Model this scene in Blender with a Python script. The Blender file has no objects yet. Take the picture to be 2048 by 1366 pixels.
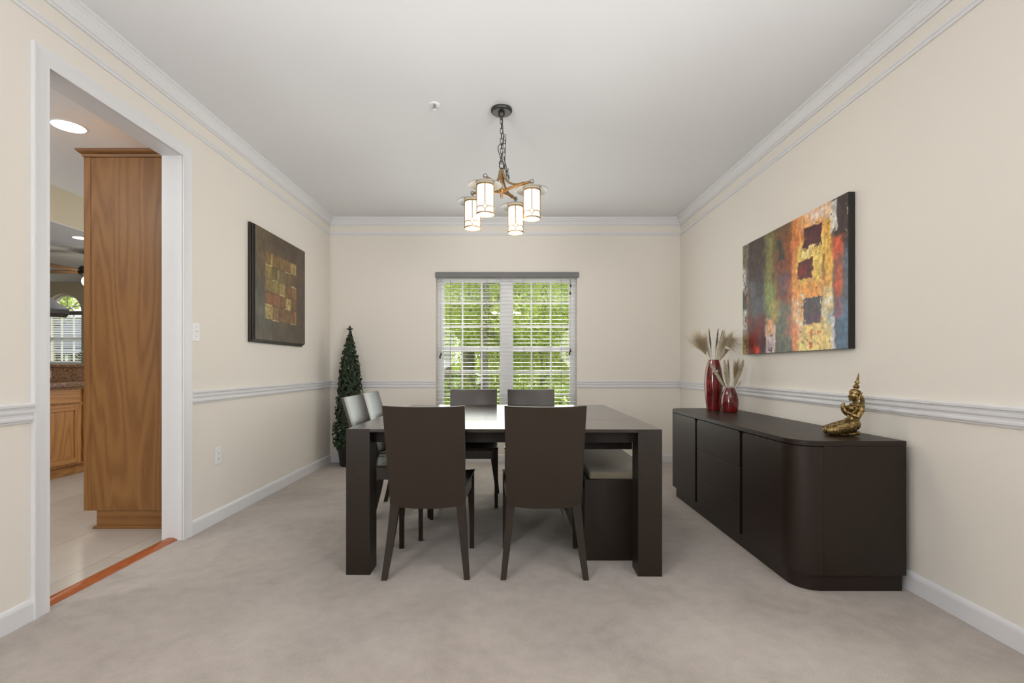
import bpy, bmesh, math, random
import numpy as np
from mathutils import Vector, Matrix, noise as mnoise

random.seed(7)
RNG = np.random.default_rng(11)
PI = math.pi
R = math.radians
S = bpy.context.scene
COL = S.collection

# ------------------------------------------------------------------ camera, world, lights, exposure
CAM_H = 1.064
cam_data = bpy.data.cameras.new('camera')
cam_data.sensor_width = 36.0
cam_data.lens = 36.0 * 965 / 2048
cam_data.shift_x = 5 / 2048
cam_data.shift_y = 52 / 2048
cam_data.clip_start = 0.05
cam_data.clip_end = 300
cam = bpy.data.objects.new('camera', cam_data)
cam.location = (0, 0, CAM_H)
cam.rotation_euler = (PI / 2, 0, 0)
COL.objects.link(cam)
S.camera = cam

world = bpy.data.worlds.new('sky')
S.world = world
world.use_nodes = True
bg = world.node_tree.nodes['Background']
bg.inputs['Color'].default_value = (0.93, 0.97, 1.0, 1)
bg.inputs['Strength'].default_value = 1.8

S.view_settings.view_transform = 'Standard'
S.view_settings.look = 'None'
S.view_settings.exposure = 0.25
S.view_settings.gamma = 1.0
S.view_settings.use_curve_mapping = False


def lamp(name, kind, loc, energy, color=(1, 1, 1), target=None, size=None, size_y=None, **kw):
    d = bpy.data.lights.new(name, kind)
    d.energy = energy
    d.color = color
    if kind == 'AREA':
        d.shape = 'RECTANGLE'
        d.size = size
        d.size_y = size_y or size
    for k, v in kw.items():
        setattr(d, k, v)
    o = bpy.data.objects.new(name, d)
    o.location = loc
    if target is not None:
        v = Vector(target) - Vector(loc)
        o.rotation_euler = v.to_track_quat('-Z', 'Y').to_euler()
    COL.objects.link(o)
    return o


# the sun beyond the garden trees
lamp('sun', 'SUN', (0, 20, 16.8), 7.0, (1.0, 0.95, 0.86), target=(-0.6, 0, 0), angle=R(0.6))
# added fill lamps, unseen in the living area behind the viewer
lamp('living_room_fill', 'AREA', (4.2, -1.9, 1.45), 92, (0.98, 0.99, 1.0), target=(-1.0, 1.6, 1.2), size=2.6, size_y=2.0)
lamp('living_room_fill', 'AREA', (-1.97, -0.75, 1.45), 34, (0.98, 0.99, 1.0), target=(1.7, 1.4, 1.2), size=1.1, size_y=1.8)
# added unseen lamps on both sides of the viewer, aimed at the ceiling as fill
for sx_ in (-1, 1):
    lamp('ceiling_bounce_fill', 'AREA', (sx_ * 1.8 + 0.1, -0.7, 1.30), 34, (0.985, 0.995, 1.0), target=(sx_ * 1.4, -0.5, 2.74), size=0.5, shape='DISK', spread=R(125))
    lamp('ceiling_bounce_fill_forward', 'AREA', (sx_ * 1.82, -0.9, 1.60), 9.5, (0.985, 0.995, 1.0), target=(-sx_ * 0.3, 3.45, 2.74), size=1.2, shape='DISK', spread=R(62))
# daylight through the dining room window
lamp('window_daylight', 'AREA', (-0.034, 5.375, 1.28), 12, (0.97, 1.0, 0.97), target=(-0.034, 0, 1.0), size=1.5, size_y=1.5)
# added out-of-view lamps brightening the kitchen and family room
lamp('kitchen_fill', 'AREA', (-4.2, -1.0, 1.5), 15, (0.97, 0.985, 1.0), target=(-3.6, 4.5, 0.9), size=2.2, size_y=1.6)
lamp('kitchen_ceiling_fill', 'AREA', (-4.0, 1.0, 1.2), 20, (0.97, 0.985, 1.0), target=(-4.0, 1.4, 2.74), size=0.6, shape='DISK', spread=R(130))
lamp('family_room_fill', 'AREA', (-2.3, 5.95, 1.5), 22, (0.97, 0.99, 1.0), target=(-8, 6.4, 1.3), size=1.1, size_y=1.6)


# ------------------------------------------------------------------ materials
def mat(name, color=(0.8, 0.8, 0.8), rough=0.5, metal=0.0, spec=0.5, coat=0.0, coat_rough=0.1, emit=None, emit_s=0.0, sheen=0.0):
    m = bpy.data.materials.new(name)
    m.use_nodes = True
    b = m.node_tree.nodes['Principled BSDF']
    b.inputs['Base Color'].default_value = (*color, 1)
    b.inputs['Roughness'].default_value = rough
    b.inputs['Metallic'].default_value = metal
    b.inputs['Specular IOR Level'].default_value = spec
    b.inputs['Coat Weight'].default_value = coat
    b.inputs['Coat Roughness'].default_value = coat_rough
    b.inputs['Sheen Weight'].default_value = sheen
    if emit:
        b.inputs['Emission Color'].default_value = (*emit, 1)
        b.inputs['Emission Strength'].default_value = emit_s
    return m


class NT:
    """small helper around a material's nodes"""
    def __init__(self, m):
        self.m, self.t = m, m.node_tree
        self.b = self.t.nodes['Principled BSDF']

    def n(self, kind, **kw):
        nd = self.t.nodes.new(kind)
        for k, v in kw.items():
            if k in nd.inputs:
                nd.inputs[k].default_value = v
            else:
                setattr(nd, k, v)
        return nd

    def l(self, a, ai, b, bi):
        self.t.links.new(a.outputs[ai], b.inputs[bi])

    def coords(self, scale=(1, 1, 1), kind='Object', rot=(0, 0, 0)):
        tc = self.n('ShaderNodeTexCoord')
        mp = self.n('ShaderNodeMapping')
        mp.inputs['Scale'].default_value = scale
        mp.inputs['Rotation'].default_value = rot
        self.l(tc, kind, mp, 'Vector')
        return mp

    def noise(self, mp, scale, detail=4, rough=0.55, distort=0.0):
        nz = self.n('ShaderNodeTexNoise')
        nz.inputs['Scale'].default_value = scale
        nz.inputs['Detail'].default_value = detail
        nz.inputs['Roughness'].default_value = rough
        nz.inputs['Distortion'].default_value = distort
        self.l(mp, 'Vector', nz, 'Vector')
        return nz

    def ramp(self, src, out, stops):
        r = self.n('ShaderNodeValToRGB')
        e = r.color_ramp.elements
        while len(e) < len(stops):
            e.new(0.5)
        for el, (p, c) in zip(e, stops):
            el.position = p
            el.color = (*c, 1) if len(c) == 3 else c
        self.l(src, out, r, 'Fac')
        return r

    def bump(self, src, out, strength, dist=0.01):
        bp = self.n('ShaderNodeBump')
        bp.inputs['Strength'].default_value = strength
        bp.inputs['Distance'].default_value = dist
        self.l(src, out, bp, 'Height')
        self.l(bp, 'Normal', self.b, 'Normal')


def wood(name, dark, light, rough, axis_scale, spec=0.5, bump=0.05, coat=0.0, coords='Object'):
    m = mat(name, light, rough, spec=spec, coat=coat, coat_rough=0.2)
    t = NT(m)
    mp = t.coords(axis_scale, coords)
    nz = t.noise(mp, 6.0, 6, 0.6, 0.3)
    rp = t.ramp(nz, 'Fac', [(0.32, dark), (0.68, light)])
    t.l(rp, 'Color', t.b, 'Base Color')
    t.bump(nz, 'Fac', bump, 0.002)
    return m


def oak(name, dark, mid, light, axis_scale, rough=0.42):
    """flat-sawn oak: contour lines of a stretched noise make the cathedral figure, with fine pores"""
    m = mat(name, mid, rough)
    t = NT(m)
    mp = t.coords(axis_scale)
    low = t.noise(mp, 1.0, 1.5, 0.4)
    mul = t.n('ShaderNodeMath', operation='MULTIPLY')
    mul.inputs[1].default_value = 105.0
    t.l(low, 'Fac', mul, 0)
    sn = t.n('ShaderNodeMath', operation='SINE')
    t.l(mul, 0, sn, 0)
    fine = t.noise(t.coords(tuple(a * 9 for a in axis_scale)), 3.0, 4, 0.6)
    mr = t.n('ShaderNodeMapRange')
    mr.inputs['From Min'].default_value = -1
    mr.inputs['From Max'].default_value = 1
    t.l(sn, 0, mr, 'Value')
    mx = t.n('ShaderNodeMix')
    mx.data_type = 'FLOAT'
    mx.inputs['Factor'].default_value = 0.62
    t.l(mr, 'Result', mx, 'A')
    t.l(fine, 'Fac', mx, 'B')
    rp = t.ramp(mx, 'Result', [(0.12, dark), (0.48, mid), (0.85, light)])
    t.l(rp, 'Color', t.b, 'Base Color')
    t.bump(fine, 'Fac', 0.06, 0.002)
    return m


def paint(name, color, rough=0.6, bump=0.03):
    m = mat(name, color, rough, spec=0.3)
    t = NT(m)
    mp = t.coords((1, 1, 1))
    nz = t.noise(mp, 180.0, 2)
    t.bump(nz, 'Fac', bump, 0.001)
    return m


WALL = paint('cream_wall_paint', (0.80, 0.757, 0.69))
CEIL = paint('ceiling_paint', (0.83, 0.84, 0.86), 0.7)
TRIM = mat('white_trim_paint', (0.75, 0.75, 0.765), 0.40)
WHITE = mat('white_plastic', (0.82, 0.82, 0.82), 0.35)
VINYL = mat('white_vinyl', (0.85, 0.85, 0.87), 0.4)
SLAT = mat('white_slat', (0.86, 0.86, 0.87), 0.45)
VALANCE = mat('shaded_valance_front', (0.17, 0.17, 0.17), 0.3)  # dark grey holds the shadow lying on the valance front
DARKPLASTIC = mat('dark_plastic', (0.03, 0.03, 0.035), 0.4)
KWALL = paint('tan_wall_paint', (0.66, 0.58, 0.42))

# carpet
CARPET = mat('beige_carpet', (0.42, 0.37, 0.325), 0.95, spec=0.1, sheen=0.25)
t = NT(CARPET)
mp = t.coords((1, 1, 1))
big = t.noise(mp, 1.7, 5, 0.6, 0.6)
mid_ = t.noise(mp, 14.0, 4, 0.6)
fine = t.noise(mp, 170.0, 4, 0.75)
m1 = t.n('ShaderNodeMix'); m1.data_type = 'FLOAT'; m1.inputs['Factor'].default_value = 0.35
t.l(big, 'Fac', m1, 'A'); t.l(mid_, 'Fac', m1, 'B')
m2 = t.n('ShaderNodeMix'); m2.data_type = 'FLOAT'; m2.inputs['Factor'].default_value = 0.40
t.l(m1, 'Result', m2, 'A'); t.l(fine, 'Fac', m2, 'B')
rp = t.ramp(m2, 'Result', [(0.34, (0.29, 0.248, 0.215)), (0.50, (0.425, 0.372, 0.328)), (0.66, (0.54, 0.482, 0.43))])
t.l(rp, 'Color', t.b, 'Base Color')
t.bump(fine, 'Fac', 0.55, 0.006)

TILE = mat('polished_floor_tile', (0.52, 0.48, 0.43), 0.22)
t = NT(TILE)
mp = t.coords((1, 1, 1), rot=(0, 0, PI / 2))
br = t.n('ShaderNodeTexBrick')
br.offset = 0.5
br.inputs['Scale'].default_value = 1.0
br.inputs['Mortar Size'].default_value = 0.003
br.inputs['Brick Width'].default_value = 0.9
br.inputs['Row Height'].default_value = 0.45
br.inputs['Color1'].default_value = (0.55, 0.51, 0.455, 1)
br.inputs['Color2'].default_value = (0.50, 0.46, 0.41, 1)
br.inputs['Mortar'].default_value = (0.36, 0.33, 0.30, 1)
t.l(mp, 'Vector', br, 'Vector')
nz = t.noise(mp, 3.0, 6, 0.6, 1.0)
mx = t.n('ShaderNodeMix'); mx.data_type = 'RGBA'; mx.blend_type = 'MULTIPLY'
mx.inputs['Factor'].default_value = 0.6
rp = t.ramp(nz, 'Fac', [(0.3, (0.82, 0.81, 0.80)), (0.7, (1, 1, 1))])
t.l(br, 'Color', mx, 6); t.l(rp, 'Color', mx, 7)
t.l(mx, 2, t.b, 'Base Color')

ESP_X = wood('espresso_wood_grain_x', (0.013, 0.0085, 0.006), (0.023, 0.0155, 0.011), 0.30, (3, 60, 60))
ESP_Y = wood('espresso_wood_grain_y', (0.013, 0.0085, 0.006), (0.023, 0.0155, 0.011), 0.30, (60, 3, 60))
ESP_Z = wood('espresso_wood_grain_z', (0.012, 0.0073, 0.0045), (0.0215, 0.0135, 0.0085), 0.42, (60, 60, 3), spec=0.35)
CHAIRWOOD = wood('chair_espresso_wood', (0.0160, 0.0102, 0.0056), (0.025, 0.0160, 0.0092), 0.30, (50, 50, 2.5), coat=0.25)
LEGWOOD = wood('chair_leg_espresso_wood', (0.0160, 0.0102, 0.0056), (0.025, 0.0160, 0.0092), 0.5, (50, 50, 2.5), spec=0.3)
ESP_SHADED = wood('espresso_wood_shaded_matte', (0.006, 0.004, 0.003), (0.011, 0.0075, 0.0055), 0.6, (3, 60, 60), spec=0.25)  # darkened copy, shade under the tabletop put into the colour
SIDEWOOD = wood('sideboard_espresso_wood', (0.0145, 0.0080, 0.0056), (0.0220, 0.0128, 0.0088), 0.38, (50, 3, 50), spec=0.38)
TABLE_X = wood('tabletop_espresso_grain_x', (0.018, 0.012, 0.0085), (0.030, 0.021, 0.015), 0.17, (3, 60, 60), spec=0.5, bump=0.015, coat=0.35)
BLACKGAP = mat('black_recess', (0.004, 0.003, 0.003), 0.6)
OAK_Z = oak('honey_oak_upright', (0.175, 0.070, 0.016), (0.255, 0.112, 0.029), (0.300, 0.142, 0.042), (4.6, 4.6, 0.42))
OAK_Y = oak('honey_oak_lengthwise', (0.30, 0.12, 0.026), (0.44, 0.195, 0.052), (0.53, 0.26, 0.080), (3.4, 0.42, 3.4))
OAK_D = oak('honey_oak_door', (0.30, 0.12, 0.026), (0.44, 0.195, 0.052), (0.53, 0.26, 0.080), (3.4, 3.4, 0.42))
OAK_TOE = oak('honey_oak_toe_board', (0.165, 0.066, 0.015), (0.235, 0.103, 0.027), (0.275, 0.130, 0.038), (0.42, 4.6, 4.6))
STRIP = wood('red_oak_strip', (0.28, 0.07, 0.02), (0.42, 0.12, 0.035), 0.25, (40, 3, 40))

GRANITE = mat('brown_granite', (0.2, 0.1, 0.05), 0.25)
t = NT(GRANITE)
mp = t.coords((1, 1, 1))
vo = t.n('ShaderNodeTexVoronoi'); vo.inputs['Scale'].default_value = 85.0
t.l(mp, 'Vector', vo, 'Vector')
nz = t.noise(mp, 30, 5, 0.7)
mx = t.n('ShaderNodeMix'); mx.data_type = 'FLOAT'; mx.inputs['Factor'].default_value = 0.5
t.l(vo, 'Distance', mx, 'A'); t.l(nz, 'Fac', mx, 'B')
rp = t.ramp(mx, 'Result', [(0.30, (0.03, 0.015, 0.01)), (0.42, (0.16, 0.07, 0.03)), (0.52, (0.34, 0.19, 0.10)), (0.62, (0.05, 0.03, 0.02))])
t.l(rp, 'Color', t.b, 'Base Color')

CHROME = mat('brushed_nickel', (0.6, 0.6, 0.6), 0.25, 1.0)
HOODM = mat('grey_hood_metal', (0.07, 0.07, 0.073), 0.4, 0.5)
IRON = mat('dark_bronze_iron', (0.045, 0.042, 0.038), 0.42, 0.5)
BRONZE = mat('copper_bronze', (0.42, 0.23, 0.09), 0.38, 0.75)
STRAP = mat('dull_bronze_strap', (0.30, 0.20, 0.10), 0.42, 0.6)
PEWTER = mat('pewter_grey', (0.30, 0.285, 0.27), 0.40, 0.5)
CUSHION = mat('taupe_cushion_fabric', (0.25, 0.215, 0.155), 0.9, sheen=0.3)  # taupe lowered to include the shade under the table
t = NT(CUSHION); mp = t.coords((1, 1, 1)); nz = t.noise(mp, 400, 2); t.bump(nz, 'Fac', 0.3, 0.002)
POT = mat('black_pot_glaze', (0.012, 0.012, 0.012), 0.28)
RED = mat('red_vase_glaze', (0.26, 0.010, 0.010), 0.10, coat=0.6, coat_rough=0.05)
t = NT(RED); mp = t.coords((1, 1, 1)); nz = t.noise(mp, 9, 3)
rp = t.ramp(nz, 'Fac', [(0.35, (0.085, 0.005, 0.005)), (0.65, (0.21, 0.008, 0.008))]); t.l(rp, 'Color', t.b, 'Base Color')

BRASS = mat('antique_brass', (0.30, 0.20, 0.07), 0.32, 0.85)
t = NT(BRASS); mp = t.coords((1, 1, 1)); nz = t.noise(mp, 70, 5, 0.65)
rp = t.ramp(nz, 'Fac', [(0.36, (0.07, 0.045, 0.02)), (0.52, (0.28, 0.19, 0.07)), (0.70, (0.50, 0.37, 0.15))])
t.l(rp, 'Color', t.b, 'Base Color'); t.bump(nz, 'Fac', 0.35, 0.002)

GLOWGLASS = mat('lit_frosted_glass', (0.9, 0.85, 0.75), 0.4, emit=(1.0, 0.88, 0.66), emit_s=1.25)
DISC_LIT = mat('lit_lamp_disc', (0.9, 0.9, 0.9), 0.4, emit=(1.0, 0.96, 0.9), emit_s=9.0)
GLOBE = mat('lit_globe_glass', (0.9, 0.88, 0.8), 0.4, emit=(1.0, 0.86, 0.66), emit_s=4.0)


def two_sided_leaf(name, stops, trans=0.45, nscale=3.0, rough=0.5):
    m = mat(name, stops[0][1], rough, spec=0.35)
    t = NT(m)
    geo = t.n('ShaderNodeNewGeometry')
    mp = t.n('ShaderNodeMapping')
    t.l(geo, 'Position', mp, 'Vector')
    nz = t.noise(mp, nscale, 6, 0.75)
    rp = t.ramp(nz, 'Fac', stops)
    t.l(rp, 'Color', t.b, 'Base Color')
    tr = t.n('ShaderNodeBsdfTranslucent')
    t.l(rp, 'Color', tr, 'Color')
    ms = t.n('ShaderNodeMixShader')
    ms.inputs[0].default_value = trans
    out = t.t.nodes['Material Output']
    t.t.links.new(t.b.outputs[0], ms.inputs[1])
    t.t.links.new(tr.outputs[0], ms.inputs[2])
    t.t.links.new(ms.outputs[0], out.inputs['Surface'])
    return m


LEAF = two_sided_leaf('spring_tree_leaf', [(0.34, (0.10, 0.16, 0.018)), (0.48, (0.46, 0.56, 0.10)), (0.66, (0.80, 0.83, 0.36))], 0.5, 5.0)
LEAF2 = two_sided_leaf('shrub_leaf', [(0.34, (0.08, 0.13, 0.015)), (0.50, (0.36, 0.48, 0.06)), (0.68, (0.58, 0.66, 0.16))], 0.45, 6.0)
IVY = two_sided_leaf('artificial_ivy_leaf', [(0.30, (0.010, 0.020, 0.009)), (0.55, (0.024, 0.043, 0.018)), (0.75, (0.045, 0.070, 0.030))], 0.08, 30, 0.5)
BARK = wood('grey_bark', (0.10, 0.085, 0.07), (0.30, 0.27, 0.23), 0.9, (10, 10, 2), bump=0.6)
STRAW = mat('pale_dried_grass', (0.64, 0.53, 0.36), 0.9)
CREAM = mat('cream_dried_plume', (0.80, 0.71, 0.54), 0.95)
BROWNP = mat('brown_dried_plume', (0.36, 0.25, 0.14), 0.9)
DARKP = mat('dark_dried_spike', (0.13, 0.095, 0.075), 0.9)
LAWN = mat('woodland_lawn', (0.2, 0.3, 0.05), 0.95)
t = NT(LAWN); mp = t.coords((1, 1, 1)); nz = t.noise(mp, 0.9, 6, 0.7)
rp = t.ramp(nz, 'Fac', [(0.35, (0.17, 0.13, 0.08)), (0.48, (0.20, 0.26, 0.06)), (0.65, (0.34, 0.44, 0.09))]); t.l(rp, 'Color', t.b, 'Base Color')

GLASS = bpy.data.materials.new('window_glass')
GLASS.use_nodes = True
nt = GLASS.node_tree
nt.nodes.remove(nt.nodes['Principled BSDF'])
tr = nt.nodes.new('ShaderNodeBsdfTransparent'); tr.inputs[0].default_value = (0.97, 0.985, 0.975, 1)
gl = nt.nodes.new('ShaderNodeBsdfGlossy'); gl.inputs['Roughness'].default_value = 0.02
fr = nt.nodes.new('ShaderNodeFresnel'); fr.inputs['IOR'].default_value = 1.45
ms = nt.nodes.new('ShaderNodeMixShader')
nt.links.new(fr.outputs[0], ms.inputs[0]); nt.links.new(tr.outputs[0], ms.inputs[1]); nt.links.new(gl.outputs[0], ms.inputs[2])
nt.links.new(ms.outputs[0], nt.nodes['Material Output'].inputs['Surface'])


def attr_paint(name, rough=0.5, bump=0.15):
    m = mat(name, (0.5, 0.5, 0.5), rough)
    t = NT(m)
    a = t.n('ShaderNodeAttribute')
    a.attribute_name = 'pigment'
    t.l(a, 'Color', t.b, 'Base Color')
    mp = t.coords((1, 1, 1))
    nz = t.noise(mp, 140, 4, 0.6)
    t.bump(nz, 'Fac', bump, 0.002)
    return m


ART = attr_paint('acrylic_paint', 0.45)


# ------------------------------------------------------------------ mesh building
class MB:
    def __init__(self):
        self.bm = bmesh.new()

    def box(self, x0, x1, y0, y1, z0, z1, bevel=0.0, seg=2):
        bm = self.bm
        vs = [bm.verts.new((x, y, z)) for x in (x0, x1) for y in (y0, y1) for z in (z0, z1)]
        idx = [(0, 1, 3, 2), (4, 6, 7, 5), (0, 4, 5, 1), (2, 3, 7, 6), (0, 2, 6, 4), (1, 5, 7, 3)]
        fs = [bm.faces.new([vs[i] for i in f]) for f in idx]
        if bevel:
            es = list({e for f in fs for e in f.edges})
            bmesh.ops.bevel(bm, geom=es, offset=bevel, segments=seg, affect='EDGES', profile=0.5)
        return self

    def hexa(self, a, b, bevel=0.0):
        """a, b: two quads (four points each) joined"""
        bm = self.bm
        va = [bm.verts.new(p) for p in a]
        vb = [bm.verts.new(p) for p in b]
        fs = [bm.faces.new(va[::-1]), bm.faces.new(vb)]
        for i in range(len(a)):
            j = (i + 1) % len(a)
            fs.append(bm.faces.new((va[i], va[j], vb[j], vb[i])))
        if bevel:
            es = list({e for f in fs for e in f.edges})
            bmesh.ops.bevel(bm, geom=es, offset=bevel, segments=2, affect='EDGES', profile=0.5)
        return self

    def prism(self, poly, axis, a, b, bevel=0.0):
        def P(p, t):
            return {'x': (t, p[0], p[1]), 'y': (p[0], t, p[1]), 'z': (p[0], p[1], t)}[axis]
        bm = self.bm
        va = [bm.verts.new(P(p, a)) for p in poly]
        vb = [bm.verts.new(P(p, b)) for p in poly]
        fs = [bm.faces.new(va), bm.faces.new(vb[::-1])]
        n = len(poly)
        for i in range(n):
            fs.append(bm.faces.new((va[i], vb[i], vb[(i + 1) % n], va[(i + 1) % n])))
        if bevel:
            es = [e for f in fs[:2] for e in f.edges]
            bmesh.ops.bevel(bm, geom=list(set(es)), offset=bevel, segments=2, affect='EDGES', profile=0.5)
        return self

    def loft(self, rings, closed=True, caps=True):
        bm = self.bm
        vr = [[bm.verts.new(p) for p in r] for r in rings]
        n = len(rings[0])
        for a, b in zip(vr[:-1], vr[1:]):
            for i in range(n if closed else n - 1):
                j = (i + 1) % n
                bm.faces.new((a[i], a[j], b[j], b[i]))
        if caps and closed:
            bm.faces.new(vr[0][::-1])
            bm.faces.new(vr[-1])
        return self

    def lathe(self, prof, c=(0, 0, 0), seg=32, caps=True, mtx=None):
        rings = []
        for r, z in prof:
            ring = []
            for i in range(seg):
                a = 2 * PI * i / seg
                p = Vector((max(r, 1e-5) * math.cos(a), max(r, 1e-5) * math.sin(a), z))
                if mtx is not None:
                    p = mtx @ p
                ring.append((p.x + c[0], p.y + c[1], p.z + c[2]))
            rings.append(ring)
        return self.loft(rings, True, caps)

    def tube(self, pts, rad, seg=8, closed=False, caps=True):
        pts = [Vector(p) for p in pts]
        n = len(pts)
        rads = rad if isinstance(rad, (list, tuple)) else [rad] * n
        rings = []
        up = None
        for i, p in enumerate(pts):
            if closed:
                d = pts[(i + 1) % n] - pts[i - 1]
            else:
                d = pts[min(i + 1, n - 1)] - pts[max(i - 1, 0)]
            d = d.normalized() if d.length > 1e-9 else Vector((0, 0, 1))
            if up is None:
                up = Vector((0, 0, 1)) if abs(d.z) < 0.9 else Vector((1, 0, 0))
            s = d.cross(up)
            s = s.normalized() if s.length > 1e-6 else d.orthogonal().normalized()
            up = s.cross(d).normalized()
            rings.append([tuple(p + (s * math.cos(2 * PI * k / seg) + up * math.sin(2 * PI * k / seg)) * rads[i]) for k in range(seg)])
        if closed:
            rings.append(rings[0])
            bm = self.bm
            vr = [[bm.verts.new(q) for q in r] for r in rings[:-1]]
            vr.append(vr[0])
            for a, b in zip(vr[:-1], vr[1:]):
                for i in range(seg):
                    j = (i + 1) % seg
                    bm.faces.new((a[i], a[j], b[j], b[i]))
            return self
        return self.loft(rings, True, caps)

    def ball(self, c, r, u=16, v=10, mtx=None):
        r = r if isinstance(r, (list, tuple)) else (r, r, r)
        rings = []
        for j in range(v + 1):
            ph = -PI / 2 + PI * j / v
            k = max(math.cos(ph), 1e-3)
            ring = []
            for i in range(u):
                p = Vector((r[0] * k * math.cos(2 * PI * i / u), r[1] * k * math.sin(2 * PI * i / u), r[2] * math.sin(ph)))
                if mtx is not None:
                    p = mtx @ p
                ring.append((p.x + c[0], p.y + c[1], p.z + c[2]))
            rings.append(ring)
        return self.loft(rings)

    def quad(self, *pts):
        self.bm.faces.new([self.bm.verts.new(p) for p in pts])
        return self

    def build(self, name, material, parent=None, loc=None, sharp=50, label=None):
        bmesh.ops.recalc_face_normals(self.bm, faces=self.bm.faces[:])
        me = bpy.data.meshes.new(name)
        self.bm.to_mesh(me)
        self.bm.free()
        me.materials.append(material)
        me.polygons.foreach_set('use_smooth', [True] * len(me.polygons))
        me.set_sharp_from_angle(angle=R(sharp))
        o = bpy.data.objects.new(name, me)
        if loc is not None:
            o.location = loc
        if parent is not None:
            o.parent = parent
        if label:
            o['label'] = label
        COL.objects.link(o)
        if sharp < 180:
            wn = o.modifiers.new('weighted_normals', 'WEIGHTED_NORMAL')
            wn.keep_sharp = True
            wn.weight = 100
        return o


def mesh_raw(name, verts, faces, material, parent=None, smooth=True):
    me = bpy.data.meshes.new(name)
    me.from_pydata([tuple(v) for v in verts], [], [tuple(int(i) for i in f) for f in faces])
    me.materials.append(material)
    if smooth:
        me.polygons.foreach_set('use_smooth', [True] * len(me.polygons))
    me.update()
    o = bpy.data.objects.new(name, me)
    if parent is not None:
        o.parent = parent
    COL.objects.link(o)
    return o


def tag(o, label, cat, group=None, kind=None):
    o['label'] = label
    o['category'] = cat
    if group:
        o['group'] = group
    if kind:
        o['kind'] = kind
    return o


def thing(name, label, cat, loc=(0, 0, 0), rz=0.0, group=None, kind=None):
    o = bpy.data.objects.new(name, None)
    o.empty_display_size = 0.1
    o.location = loc
    o.rotation_euler = (0, 0, rz)
    COL.objects.link(o)
    return tag(o, label, cat, group, kind)


def struct(o, label, cat):
    return tag(o, label, cat, None, 'structure')


def copy_tree(o, parent=None):
    c = o.copy()
    COL.objects.link(c)
    if parent is not None:
        c.parent = parent
    for ch in list(o.children):
        copy_tree(ch, c)
    return c


# ------------------------------------------------------------------ room shell
XL, XR, YB, H = -2.017, 1.919, 5.421, 2.74
YREAR = -4.6
LT = 0.123                       # thickness of the left wall
DY0, DY1, DH = 2.106, 2.972, 2.37
WX0, WX1, WZ0, WZ1 = -0.826, 0.758, 0.46, 2.125

struct(MB().box(XL - 0.055, XR + 2.6, YREAR, YB, -0.06, 0.0).build('floor', CARPET), 'beige carpet covering the dining room floor', 'floor')
struct(MB().box(XL - LT, XR + 2.8, YREAR - 0.2, YB + 0.25, H, H + 0.1).build('ceiling', CEIL), 'plain white ceiling over the dining room', 'ceiling')

m = MB()
m.box(XL - LT, XL, YREAR, DY0 - 0.016, 0, H)
m.box(XL - LT, XL, DY1 + 0.016, YB + 0.25, 0, H)
m.box(XL - LT, XL, DY0 - 0.016, DY1 + 0.016, DH + 0.016, H)
struct(m.build('wall_left', WALL), 'cream wall on the left with the kitchen doorway', 'wall')
m = MB()
m.box(XL, WX0, YB, YB + 0.25, 0, H)
m.box(WX1, XR, YB, YB + 0.25, 0, H)
m.box(WX0, WX1, YB, YB + 0.25, WZ1, H)
m.box(WX0, WX1, YB, YB + 0.25, 0, WZ0)
struct(m.build('wall_back', WALL), 'cream wall around the window at the end of the room', 'wall')
struct(MB().box(XR, XR + 0.13, 0.9, YB + 0.25, 0, H).build('wall_right', WALL), 'cream wall on the right behind the sideboard', 'wall')
m = MB()
m.box(XR + 0.13, XR + 2.8, 0.9, 1.03, 0, H)
m.box(XR + 2.6, XR + 2.8, YREAR, 0.9, 0, H)
m.box(XL - LT, XR + 2.8, YREAR - 0.2, YREAR, 0, H)
struct(m.build('wall_front', WALL), 'cream walls of the living area behind the viewer', 'wall')

CROWN = [(0, 2.654), (0.010, 2.654), (0.012, 2.664), (0.020, 2.668), (0.022, 2.678), (0.027, 2.690), (0.036, 2.705), (0.046, 2.713), (0.048, 2.722), (0.056, 2.726), (0.058, 2.7399), (0, 2.7399)]
PICT = [(0, 2.548), (0.008, 2.548), (0.011, 2.556), (0.009, 2.562), (0.014, 2.566), (0.013, 2.574), (0, 2.574)]
RAIL = [(0, 0.833), (0.008, 0.833), (0.010, 0.840), (0.017, 0.845), (0.018, 0.854), (0.012, 0.859), (0.013, 0.868), (0.020, 0.876), (0.021, 0.884), (0.015, 0.889), (0.017, 0.897), (0.025, 0.901), (0.026, 0.911), (0.020, 0.915), (0, 0.915)]
BASE = [(0, 0.0), (0.014, 0.0), (0.014, 0.068), (0.010, 0.076), (0.009, 0.084), (0.004, 0.090), (0, 0.090)]
CAS = 0.075


def wall_profile(prof, side, a, b):
    m = MB()
    if side == 'left':
        m.prism([(XL + d, z) for d, z in prof], 'y', a, b)
    elif side == 'right':
        m.prism([(XR - d, z) for d, z in prof], 'y', a, b)
    else:
        m.prism([(YB - d, z) for d, z in prof], 'x', a, b)
    return m


n_trim = 0


def trim(m, label, cat='trim'):
    global n_trim
    n_trim += 1
    return struct(m.build('trim_%d' % n_trim, TRIM, sharp=28), label, cat)


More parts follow.
